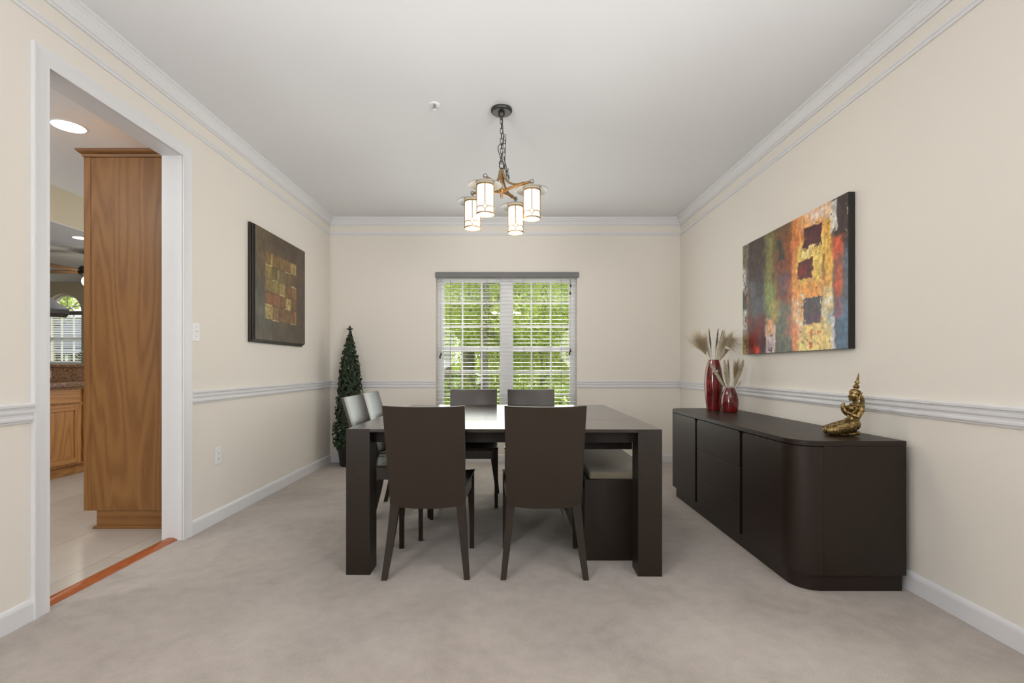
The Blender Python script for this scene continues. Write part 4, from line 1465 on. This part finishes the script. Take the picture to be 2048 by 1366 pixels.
# ------------------------------------------------------------------ ivy topiary in a pot
tx, ty = -1.735, 5.245
tp = thing('ivy_topiary', 'slim dark green artificial ivy cone in a black pot in the far left corner', 'potted plant', (tx, ty, 0))
prof = [(0.100, 0.0), (0.104, 0.012), (0.112, 0.08), (0.124, 0.165), (0.138, 0.175), (0.140, 0.205), (0.128, 0.206), (0.120, 0.192), (0.0, 0.190)]
MB().lathe(prof, (0, 0, 0), 8, mtx=Matrix.Rotation(PI / 8, 3, 'Z')).build('pot', POT, tp)
MB().tube([(0, 0, 0.17), (0, 0, 1.47)], [0.012, 0.006], 8).build('stem', IRON, tp)
MB().lathe([(0.118, 0.193), (0.09, 0.206), (0.0, 0.212)], (0, 0, 0), 16, caps=False).build('moss', IVY, tp)


def ivy_leaf(c, nrm, size, rnd):
    """five-lobed leaf with a folded midrib"""
    nrm = nrm.normalized()
    up = Vector((0, 0, -1)) + Vector((rnd.uniform(-.6, .6), rnd.uniform(-.6, .6), rnd.uniform(-.3, .3)))
    t1 = (up - nrm * up.dot(nrm))
    t1 = t1.normalized() if t1.length > 1e-4 else nrm.orthogonal().normalized()
    t2 = nrm.cross(t1)
    shape = [(0, 0.95), (0.20, 0.45), (0.62, 0.48), (0.42, 0.08), (0.55, -0.35), (0.16, -0.30), (0, -0.42), (-0.16, -0.30), (-0.55, -0.35), (-0.42, 0.08), (-0.62, 0.48), (-0.20, 0.45)]
    out = [c + nrm * 0.10 * size]
    for (a, b) in shape:
        out.append(c + (t2 * a + t1 * b) * size - nrm * (abs(a) * 0.25 + max(0, b) * 0.22) * size)
    return out


rnd = random.Random(5)
V, F = [], []
env = [(0.185, 0.135), (0.235, 0.195), (0.32, 0.190), (0.50, 0.172), (0.80, 0.140), (1.00, 0.118), (1.18, 0.092), (1.28, 0.070), (1.345, 0.045), (1.41, 0.030), (1.46, 0.016)]


def env_r(z):
    for (a, ra), (b, rb) in zip(env[:-1], env[1:]):
        if a <= z <= b:
            return ra + (rb - ra) * (z - a) / (b - a)
    return 0.015


cnt = 0
while cnt < 2100:
    z = rnd.uniform(0.19, 1.46)
    rr = env_r(z)
    if rnd.random() > rr / 0.17 + 0.1:
        continue
    a = rnd.random() * 2 * PI
    k = rnd.uniform(0.70, 1.0) if rnd.random() < 0.8 else rnd.uniform(0.4, 0.8)
    k *= 1 + 0.10 * mnoise.noise((math.cos(a) * 2, math.sin(a) * 2, z * 6))
    c = Vector((math.cos(a) * rr * k, math.sin(a) * rr * k, z))
    if ty + c.y > YB - 0.02:
        c.y = YB - 0.02 - ty - rnd.random() * 0.02
    nr = Vector((math.cos(a), math.sin(a), 0.25)) + Vector((rnd.uniform(-.6, .6), rnd.uniform(-.6, .6), rnd.uniform(-.5, .5)))
    pts = ivy_leaf(c, nr, rnd.uniform(0.020, 0.033), rnd)
    if max(ty + q_.y for q_ in pts) > YB - 0.003:
        continue
    k0 = len(V)
    V += pts
    m_ = len(pts) - 1
    for i in range(m_):
        F.append((k0, k0 + 1 + i, k0 + 1 + (i + 1) % m_))
    cnt += 1
mesh_raw('foliage', V, F, IVY, tp, smooth=False)
# fleur-de-lis finial
m = MB()
m.tube([(0, 0, 1.40), (0, 0, 1.475)], 0.005, 8)
m.lathe([(0, 0.050), (0.004, 0.042), (0.013, 0.026), (0.016, 0.014), (0.010, 0.002), (0.006, -0.006), (0.011, -0.010), (0.006, -0.016), (0, -0.018)], (0, 0, 1.475), 12)
for s in (-1, 1):
    m.tube([(s * 0.003, 0, 1.468), (s * 0.016, 0, 1.476), (s * 0.026, 0, 1.490), (s * 0.032, 0, 1.484), (s * 0.029, 0, 1.474)], [0.005, 0.006, 0.006, 0.005, 0.003], 8)
m.build('finial', IRON, tp, label='dark fleur-de-lis finial')


# ------------------------------------------------------------------ kitchen and family room beyond the doorway
KX0 = -12.0
KY0, KY1 = -1.2, 9.5
XO = XL - LT
struct(MB().box(KX0, XL - 0.075, KY0, KY1, -0.06, 0.0).build('floor_kitchen', TILE), 'pale polished stone tile floor of the kitchen', 'floor')
struct(MB().box(KX0, XO, KY0, KY1 + 0.2, H, H + 0.1).build('ceiling_kitchen', CEIL), 'white ceiling of the kitchen', 'ceiling')
m = MB()
m.box(KX0 - 0.2, KX0, KY0, KY1 + 0.2, 0, H)
struct(m.build('wall_kitchen_left', KWALL), 'tan far side wall of the kitchen', 'wall')
struct(MB().box(KX0, XO, KY0 - 0.2, KY0, 0, H).build('wall_kitchen_front', KWALL), 'tan wall at the near end of the kitchen', 'wall')
struct(MB().box(XO - 0.02, XO, YB + 0.25, KY1, 0, H).build('wall_kitchen_right', KWALL), 'tan wall of the family room behind the dining room', 'wall')
# soffit over the peninsula
struct(MB().box(-5.3, -4.2, 2.2, 5.32, 2.41, H).build('wall_soffit', paint('soffit_paint', (0.72, 0.64, 0.47))), 'tan soffit dropped from the kitchen ceiling', 'soffit')
MB_soff = MB().box(-5.3, -4.2, 2.2, 5.32, 2.404, 2.41)
struct(MB_soff.build('ceiling_soffit', CEIL), 'white underside of the kitchen soffit', 'soffit')

# far wall with an arched window
ax0, ax1, azs, asill = -9.15, -8.43, 2.16, 1.13
acx, ar_ = (ax0 + ax1) / 2, (ax1 - ax0) / 2
m = MB()
m.box(KX0, ax0, KY1, KY1 + 0.2, 0, H)
m.box(ax1, XO, KY1, KY1 + 0.2, 0, H)
m.box(ax0, ax1, KY1, KY1 + 0.2, 0, asill)
an = 16
for i in range(an):
    a0_, a1_ = PI * i / an, PI * (i + 1) / an
    pa = (acx + ar_ * math.cos(a0_), azs + ar_ * math.sin(a0_))
    pb = (acx + ar_ * math.cos(a1_), azs + ar_ * math.sin(a1_))
    m.prism([pa, pb, (pb[0], H), (pa[0], H)], 'y', KY1, KY1 + 0.2)
struct(m.build('wall_kitchen_back', KWALL), 'tan far wall of the family room around the arched window', 'wall')
w2 = thing('window_2', 'white arched window seen through the kitchen doorway', 'window', (0, 0, 0), kind='structure')
yy0, yy1 = KY1 + 0.08, KY1 + 0.13
m = MB()
for (a, b) in ((ax0, ax0 + 0.045), (ax1 - 0.045, ax1)):
    m.box(a, b, yy0, yy1, asill, azs)
m.box(ax0 + 0.04, ax1 - 0.04, yy0 + 0.002, yy1 - 0.002, asill, asill + 0.05)
m.box(ax0 + 0.04, ax1 - 0.04, yy0 + 0.002, yy1 - 0.002, azs - 0.03, azs + 0.03)
m.box(ax0 + 0.04, ax1 - 0.04, yy0 + 0.002, yy1 - 0.002, 1.62, 1.67)
arcp = [(acx + (ar_ - 0.02) * math.cos(PI * i / 24), (yy0 + yy1) / 2, azs + (ar_ - 0.02) * math.sin(PI * i / 24)) for i in range(25)]
m.tube(arcp, 0.026, 8)
m.build('frame', VINYL, w2)
m = MB()
for k in (1, 2):
    xx = ax0 + (ax1 - ax0) * k / 3
    m.box(xx - 0.008, xx + 0.008, yy0 + 0.01, yy1 - 0.01, asill, azs)
for a in (PI / 4, PI / 2, 3 * PI / 4):
    m.tube([(acx + 0.12 * math.cos(a), yy0 + 0.02, azs + 0.12 * math.sin(a)), (acx + ar_ * math.cos(a), yy0 + 0.02, azs + ar_ * math.sin(a))], 0.010, 6)
m.tube([(acx + 0.12 * math.cos(PI * i / 12), yy0 + 0.02, azs + 0.12 * math.sin(PI * i / 12)) for i in range(13)], 0.010, 6)
m.build('muntin', VINYL, w2)
MB().box(ax0, ax1, yy0 + 0.022, yy0 + 0.026, asill, azs).prism([(acx + ar_ * math.cos(PI * i / 24), azs + ar_ * math.sin(PI * i / 24)) for i in range(25)], 'y', yy0 + 0.022, yy0 + 0.026).build('pane', GLASS, w2)
MB().box(ax0 - 0.04, ax1 + 0.04, KY1 - 0.03, KY1 + 0.08, asill - 0.03, asill, 0.005).build('sill', TRIM, w2)
bl2 = thing('window_blind', 'white slat blind under the arch of the far kitchen window', 'window blind', (acx, KY1, 0))
GREYV = mat('grey_valance', (0.20, 0.20, 0.20), 0.4)
MB().box(-ar_ - 0.03, ar_ + 0.03, -0.05, 0.0, 2.095, 2.16, 0.004).build('valance', GREYV, bl2, label='dark grey valance')
sm2 = None
for i in range(20):
    z = 2.06 - 0.046 * i
    if sm2 is None:
        o = MB().prism([(-0.025, -0.001), (0, 0.002), (0.025, -0.001), (0.025, 0.002), (0, 0.005), (-0.025, 0.002)], 'x', -ar_ + 0.01, ar_ - 0.01).build('slat', SLAT, bl2)
        sm2 = o.data
    else:
        o = bpy.data.objects.new('slat', sm2)
        COL.objects.link(o)
        o.parent = bl2
    o.location = (0, 0.035, z)
    o.rotation_euler = (R(-12), 0, 0)
MB().box(-ar_ + 0.01, ar_ - 0.01, 0.012, 0.058, 1.145, 1.165, 0.002).build('bottom_rail', SLAT, bl2)

# pantry cabinet beside the doorway
PX0, PX1, PYN, PYF = -2.812, XO - 0.012, 3.19, 3.83
pc = thing('pantry_cabinet', 'tall honey oak pantry cabinet just inside the kitchen doorway', 'cabinet', ((PX0 + PX1) / 2, PYN, 0))
ox = (PX0 + PX1) / 2
MB().box(PX0 - ox + 0.02, PX1 - ox, 0.0, PYF - PYN, 0.118, 2.452, 0.002).build('body', OAK_Z, pc)
MB().box(PX0 - ox, PX0 - ox + 0.045, -0.004, 0.03, 0.118, 2.452, 0.002).build('face_frame', OAK_Z, pc)
MB().box(PX0 - ox + 0.078, PX1 - ox, 0.006, PYF - PYN, 0.0, 0.118).build('toe_kick', OAK_TOE, pc)
MB().prism([(PX0 - ox + 0.062, 0.0), (PX0 - ox + 0.066, 0.012), (PX0 - ox + 0.074, 0.020), (PX1 - ox, 0.020), (PX1 - ox, 0.0)], 'y', -0.010, 0.005).build('base_moulding', OAK_TOE, pc)
CR = [(0.0, 2.452), (-0.006, 2.456), (-0.012, 2.470), (-0.030, 2.486), (-0.034, 2.492), (-0.034, 2.500)]
m = MB()
for (d0, za), (d1, zb_) in zip(CR[:-1], CR[1:]):
    a = [(PX0 - ox + d0, d0, za), (PX1 - ox, d0, za), (PX1 - ox, PYF - PYN, za), (PX0 - ox + d0, PYF - PYN, za)]
    b = [(PX0 - ox + d1, d1, zb_), (PX1 - ox, d1, zb_), (PX1 - ox, PYF - PYN, zb_), (PX0 - ox + d1, PYF - PYN, zb_)]
    m.hexa(a, b)
m.build('crown', OAK_TOE, pc)
# front doors facing the kitchen
for (y0, y1) in ((0.02, 0.31), (0.325, 0.615)):
    dd = MB().box(PX0 - ox - 0.020, PX0 - ox, y0, y1, 0.13, 2.43, 0.004).build('door', OAK_D, pc)

# base cabinets of the peninsula, facing the doorway
BX = -4.28


def base_cab(label, y0, y1):
    yc = (y0 + y1) / 2
    c = thing('base_cabinet', label, 'cabinet', (BX - 0.30, yc, 0), 0, 'oak base cabinets of the kitchen peninsula')
    hw = (y1 - y0) / 2 - 0.0005
    MB().box(-0.29, 0.28, -hw, hw, 0.105, 0.868, 0.001).build('body', OAK_D, c)
    MB().box(-0.29, 0.225, -hw, hw, 0.0, 0.105).build('toe_kick', OAK_Y, c)
    MB().box(0.28, 0.299, -hw + 0.018, hw - 0.018, 0.715, 0.850, 0.006).build('drawer', OAK_Y, c)
    e = hw - 0.018
    d = MB().box(0.28, 0.289, -e + 0.01, e - 0.01, 0.14, 0.685).build('door', OAK_D, c)
    for y0_ in (-e, e - 0.058):
        MB().box(0.28, 0.300, y0_, y0_ + 0.058, 0.125, 0.700, 0.004).build('stile', OAK_D, d)
    for z0_, z1_ in ((0.642, 0.700), (0.125, 0.183)):
        MB().box(0.28, 0.2995, -e + 0.058, e - 0.058, z0_, z1_, 0.004).build('rail', OAK_Y, d)
    i_ = e - 0.070
    a = [(0.289, -i_, 0.195), (0.289, i_, 0.195), (0.289, i_, 0.630), (0.289, -i_, 0.630)]
    j_ = i_ - 0.030
    b = [(0.297, -j_, 0.225), (0.297, j_, 0.225), (0.297, j_, 0.600), (0.297, -j_, 0.600)]
    MB().hexa(a, b).build('raised_panel', OAK_D, d)
    return c


base_cab('honey oak base cabinet with drawer and raised panel door below the granite', 4.36, 4.835)
base_cab('honey oak base cabinet half hidden by the tall pantry cabinet', 4.836, 5.31)
tag(MB().box(-4.89, -4.245, 4.34, 5.9, 0.870, 0.912, 0.012, 3).build('countertop', GRANITE), 'speckled brown granite counter on the oak base cabinets', 'countertop')
struct(MB().box(-5.02, -4.905, 4.36, 6.4, 0.0, 1.06).build('wall_peninsula', KWALL), 'low wall of the kitchen peninsula', 'wall')
tag(MB().box(-4.905, -4.885, 4.36, 5.9, 0.9135, 1.06, 0.003).build('backsplash', GRANITE), 'granite backsplash standing behind the counter', 'backsplash')
tag(MB().box(-5.30, -4.865, 4.34, 6.4, 1.062, 1.10, 0.012, 3).build('bar_top', GRANITE), 'raised granite bar top above the backsplash', 'bar top')
ko = thing('wall_outlet', 'white double outlet on the granite backsplash in the kitchen', 'outlet', (-4.885, 5.08, 0.99))
MB().box(0, 0.006, -0.06, 0.06, -0.038, 0.038, 0.003).build('cover_plate', mat('beige_plate', (0.45, 0.36, 0.25), 0.4), ko)
for s in (-1, 1):
    MB().prism([(s * 0.024 + 0.017 * math.cos(a), 0.019 * math.sin(a)) for a in np.linspace(0, 2 * PI, 18, endpoint=False)], 'x', 0.006, 0.010).build('receptacle', WHITE, ko)
fa = thing('kitchen_faucet', 'brushed metal gooseneck faucet on the kitchen counter', 'faucet', (-4.80, 5.60, 0.912))
MB().lathe([(0, 0), (0.028, 0), (0.027, 0.008), (0.018, 0.02), (0.016, 0.09), (0.013, 0.10), (0, 0.10)], (0, 0, 0), 20).build('base', CHROME, fa)
pts = [(0, 0, 0.09), (0, 0, 0.24)]
for i in range(1, 11):
    a = PI - PI * 0.86 * i / 10
    pts.append((0.0, -0.135 - 0.135 * math.cos(a), 0.24 + 0.085 * math.sin(a)))
MB().tube(pts, 0.011, 12).build('spout', CHROME, fa)
MB().tube([(0.016, 0, 0.06), (0.06, 0, 0.085)], [0.007, 0.005], 8).build('lever', CHROME, fa)

hd = thing('range_hood', 'dark grey sloped range hood hanging in the kitchen', 'range hood', (-5.0, 4.9, 0), R(45))
MB().box(-0.38, 0.38, -0.25, 0.25, 1.615, 1.665, 0.003).build('rim', HOODM, hd)
a = [(-0.375, -0.245, 1.665), (0.375, -0.245, 1.665), (0.375, 0.245, 1.665), (-0.375, 0.245, 1.665)]
b = [(-0.12, -0.12, 1.885), (0.12, -0.12, 1.885), (0.12, 0.12, 1.885), (-0.12, 0.12, 1.885)]
MB().hexa(a, b).build('canopy', HOODM, hd)
MB().box(-0.118, 0.118, -0.118, 0.118, 1.885, 2.403).build('chimney', HOODM, hd)


def can_light(label, x, y, z, r, e):
    c = thing('recessed_light', label, 'ceiling light', (x, y, z))
    MB().lathe([(r, 0.0), (r, -0.004), (r * 0.90, -0.006), (r * 0.88, -0.002), (r * 0.88, 0.0)], (0, 0, 0), 36, caps=False).build('trim_ring', WHITE, c)
    MB().lathe([(0, -0.003), (r * 0.88, -0.003), (r * 0.88, -0.001), (0, -0.001)], (0, 0, 0), 36).build('lens', DISC_LIT, c)
    lamp('recessed_or_fill_lamp', 'AREA', (x, y, z - 0.02), e, (1.0, 0.97, 0.93), target=(x, y, 0), size=0.16, shape='DISK')
    return c


can_light('large round lit recessed light in the kitchen ceiling', -3.06, 3.349, H, 0.105, 9)
lamp('recessed_or_fill_lamp', 'AREA', (-3.55, 1.3, H - 0.02), 16, (1.0, 0.97, 0.93), target=(-3.55, 1.3, 0), size=0.16, shape='DISK')  # added kitchen fill lamp, unseen and without a fixture
can_light('small lit recessed light under the kitchen soffit', -4.43, 4.98, 2.404, 0.07, 4)

cf = thing('ceiling_fan', 'ceiling fan with brown blades and a lit globe in the family room', 'ceiling fan', (-6.10, 7.0, H))
FANB = wood('fan_blade_wood', (0.16, 0.07, 0.03), (0.30, 0.15, 0.07), 0.4, (30, 30, 30))
MB().lathe([(0, 0), (0.07, 0), (0.065, -0.04), (0.02, -0.06), (0.014, -0.06), (0.014, -0.20), (0.10, -0.22), (0.13, -0.27), (0.12, -0.33), (0.06, -0.36), (0, -0.36)], (0, 0, 0), 28).build('motor', IRON, cf)
for k in range(5):
    a = R(188) + k * 2 * PI / 5
    mtx = Matrix.Rotation(a, 3, 'Z')
    pl = [(0.16, -0.045), (0.30, -0.062), (0.55, -0.070), (0.66, -0.050), (0.69, 0.0), (0.66, 0.050), (0.55, 0.066), (0.30, 0.055), (0.16, 0.040)]
    m = MB()
    ra, rb = [], []
    for (u, v) in pl:
        z = -0.300 + v * 0.16
        q1 = mtx @ Vector((u, v, z)); q2 = mtx @ Vector((u, v, z + 0.008))
        ra.append(tuple(q1)); rb.append(tuple(q2))
    m.hexa(ra, rb)
    m.build('blade', FANB, cf)
MB().ball((0, 0, -0.43), (0.085, 0.085, 0.085), 24, 14).build('globe', GLOBE, cf, label='glowing white globe')
MB().tube([(0.05, 0, -0.36), (0.05, 0, -0.62)], 0.0015, 6).lathe([(0, 0), (0.012, -0.01), (0.016, -0.03), (0.008, -0.05), (0, -0.05)], (0.05, 0, -0.62), 10).build('pull_chain', IRON, cf)
lamp('fan_bulb', 'POINT', (-6.10, 7.0, H - 0.56), 6, (1.0, 0.88, 0.7), shadow_soft_size=0.08)


# ------------------------------------------------------------------ garden outside
struct(MB().box(-60, 40, YB + 0.30, 90, -0.75, -0.65).build('ground', LAWN), 'woodland lawn outside the windows', 'ground')


def leaf_cloud(name, blobs, n, size, material, parent, seed):
    r = np.random.default_rng(seed)
    w = np.array([b[3] * b[4] for b in blobs], float)
    pick = r.choice(len(blobs), n, p=w / w.sum())
    B_ = np.array(blobs)[pick]
    d = r.normal(size=(n, 3))
    d /= np.linalg.norm(d, axis=1)[:, None]
    rad = r.random(n) ** 0.45
    c = B_[:, :3] + d * rad[:, None] * np.stack([B_[:, 3], B_[:, 3], B_[:, 4]], 1)
    a = r.normal(size=(n, 3)); a /= np.linalg.norm(a, axis=1)[:, None]
    b = r.normal(size=(n, 3))
    b -= a * (a * b).sum(1)[:, None]
    b /= np.linalg.norm(b, axis=1)[:, None]
    s = size * r.uniform(0.6, 1.3, n)[:, None]
    nrm = np.cross(a, b)
    P = [c - a * s, c - b * s * 0.45 + nrm * s * 0.12, c + a * s, c + b * s * 0.45 + nrm * s * 0.12]
    V = np.stack(P, 1).reshape(-1, 3)
    F = np.arange(n * 4).reshape(n, 4)
    return mesh_raw(name, V, F, material, parent, smooth=False)


def tree(label, x, y, h, r_trunk, crown_r, crown_z0, n, size, seed, material=LEAF, lean=0.0, group='trees outside the window'):
    t_ = thing('garden_tree', label, 'tree', (x, y, -0.66), 0, group)
    rnd = random.Random(seed)
    m = MB()
    pts = [(lean * i / 8 + rnd.uniform(-.04, .04), rnd.uniform(-.04, .04), h * 0.95 * i / 8) for i in range(9)]
    m.tube(pts, [r_trunk * (1 - 0.065 * i) for i in range(9)], 10)
    for k in range(9):
        z0_ = crown_z0 + (h * 0.8 - crown_z0) * rnd.random() * 0.9
        a = rnd.random() * 2 * PI
        L = crown_r * rnd.uniform(0.6, 1.0)
        p0 = Vector((lean * z0_ / h, 0, z0_))
        p1 = p0 + Vector((math.cos(a) * L * 0.5, math.sin(a) * L * 0.5, L * 0.25))
        p2 = p0 + Vector((math.cos(a) * L, math.sin(a) * L, L * 0.35))
        m.tube([p0, p1, p2], [r_trunk * 0.28, r_trunk * 0.18, r_trunk * 0.06], 6)
    m.build('trunk', BARK, t_)
    blobs = []
    for k in range(16):
        a = rnd.random() * 2 * PI
        rr = crown_r * rnd.uniform(0.2, 0.95)
        zz = crown_z0 + (h - crown_z0) * rnd.random()
        s = crown_r * rnd.uniform(0.28, 0.5)
        blobs.append((math.cos(a) * rr, math.sin(a) * rr, zz, s, s * 0.7))
    leaf_cloud('crown', blobs, n, size, material, t_, seed)
    return t_


tree('grey trunked tree outside the left half of the window', -1.12, 13.6, 6.6, 0.20, 2.8, 2.3, 13000, 0.062, 31)
tree('slim dark trunked tree near the window centre outside', -0.60, 11.8, 5.9, 0.115, 2.0, 2.4, 8000, 0.055, 32)
tree('grey trunked tree outside the right half of the window', 0.92, 13.0, 4.6, 0.15, 2.6, 1.4, 12000, 0.060, 33)
tree('slanting slender tree outside the right edge of the window', 2.55, 14.5, 6.8, 0.10, 2.6, 1.2, 10000, 0.062, 34, lean=0.9)
FAR = 'leafy tree in the woods behind the garden'
for i, (x, y) in enumerate(((-4.6, 17), (-2.4, 19), (0.1, 20), (2.6, 18.5), (5.0, 19.5), (-3.4, 23), (-0.9, 25), (1.6, 24), (4.2, 25))):
    tree(FAR, x, y, 9.0 + (i % 3), 0.16, 3.0, 2.6 if i in (1, 5, 6) else 0.7, 8000, 0.085, 50 + i)


for i, (x, y) in enumerate(((-13.0, 42), (-9.0, 40), (-5.0, 43), (-1.0, 40), (3.0, 43), (7.0, 41))):
    tree('distant leafy tree at the far edge of the lawn', x, y, 11.0 + (i % 2), 0.18, 3.6, 0.6, 4500, 0.16, 150 + i)


def shrub(label, x, y, r, h, n, seed, mat_=LEAF2, group='shrubs outside the window'):
    s_ = thing('garden_shrub', label, 'shrub', (x, y, -0.66), 0, group)
    rnd = random.Random(seed)
    m = MB()
    for k in range(5):
        a = rnd.random() * 2 * PI
        m.tube([(0, 0, 0), (math.cos(a) * r * 0.3, math.sin(a) * r * 0.3, h * 0.5), (math.cos(a) * r * 0.6, math.sin(a) * r * 0.6, h * 0.85)], [0.03, 0.02, 0.006], 6)
    m.build('stems', BARK, s_)
    blobs = [(rnd.uniform(-r, r) * 0.7, rnd.uniform(-r, r) * 0.7, h * rnd.uniform(0.3, 0.8), r * 0.5, h * 0.3) for k in range(9)]
    leaf_cloud('foliage', blobs, n, 0.045, mat_, s_, seed)
    return s_


for i, (x, y, r_, h_) in enumerate(((-1.6, 11.2, 0.9, 1.6), (-0.75, 9.6, 0.7, 1.15), (0.55, 10.4, 0.9, 1.5), (1.7, 9.8, 0.8, 1.3), (-2.8, 12.5, 1.1, 1.8), (2.9, 12.0, 1.1, 1.8), (0.2, 12.6, 0.9, 1.4))):
    shrub('bright green shrub outside the dining room window', x, y, r_, h_, 4200, 80 + i)

# parked car far away between the trunks
pcar = thing('car', 'white parked car far away between the tree trunks', 'car', (-3.3, 33.0, -0.65), R(4))
CARW = mat('white_car_paint', (0.85, 0.85, 0.87), 0.25)
prof = [(-2.1, 0.35), (-2.15, 0.75), (-1.95, 0.95), (-1.2, 1.02), (-0.6, 1.45), (0.8, 1.47), (1.5, 1.05), (2.05, 0.92), (2.15, 0.60), (2.1, 0.35)]
MB().prism(prof, 'y', -0.85, 0.85, 0.05).build('body', CARW, pcar)
MB().prism([(-1.05, 1.05), (-0.55, 1.38), (0.75, 1.40), (1.30, 1.05)], 'y', -0.87, 0.87).build('side_window', DARKPLASTIC, pcar)
for sx in (-1.35, 1.35):
    for sy in (-0.8, 0.8):
        MB().lathe([(0, -0.1), (0.30, -0.1), (0.33, -0.05), (0.33, 0.05), (0.30, 0.1), (0, 0.1)], (sx, sy, 0.33), 20, mtx=Matrix.Rotation(PI / 2, 3, 'X')).build('wheel', DARKPLASTIC, pcar)

# neighbour house seen through the kitchen window
hs = thing('house', 'grey neighbouring house with white porch posts seen through the kitchen window', 'house', (-27.0, 30.0, -0.65))
SIDING = mat('grey_siding', (0.20, 0.22, 0.26), 0.6)
PORCHW = mat('white_porch_paint', (0.75, 0.75, 0.77), 0.5)
ROOF = mat('slate_roof', (0.13, 0.15, 0.19), 0.8)
MB().box(-6, 6, 0, 7, 0, 3.0).build('wall', SIDING, hs)
MB().prism([(-0.5, 2.95), (3.5, 5.2), (7.5, 2.95)], 'x', -6.4, 6.4).build('roof', ROOF, hs)
MB().prism([(-1.9, 2.45), (-1.9, 2.55), (0.0, 3.0), (0.0, 2.9)], 'x', -6.2, 6.2).build('porch_roof', ROOF, hs)
for x in (-5.5, -3.3, -1.1, 1.1, 3.3, 5.5):
    MB().box(x - 0.09, x + 0.09, -1.8, -1.62, 0, 2.45).build('porch_post', PORCHW, hs)
for x in (-4.2, -0.4, 3.4):
    f = MB().box(x - 0.6, x + 0.6, -0.04, 0.0, 1.0, 2.3).build('window', PORCHW, hs)
    MB().box(x - 0.5, x + 0.5, -0.06, -0.04, 1.1, 2.2).build('pane', DARKPLASTIC, f)
tree('leafy tree above the neighbouring house seen through the kitchen window', -17.6, 18.5, 8.0, 0.14, 2.6, 3.0, 11000, 0.085, 71, group='trees outside the kitchen window')
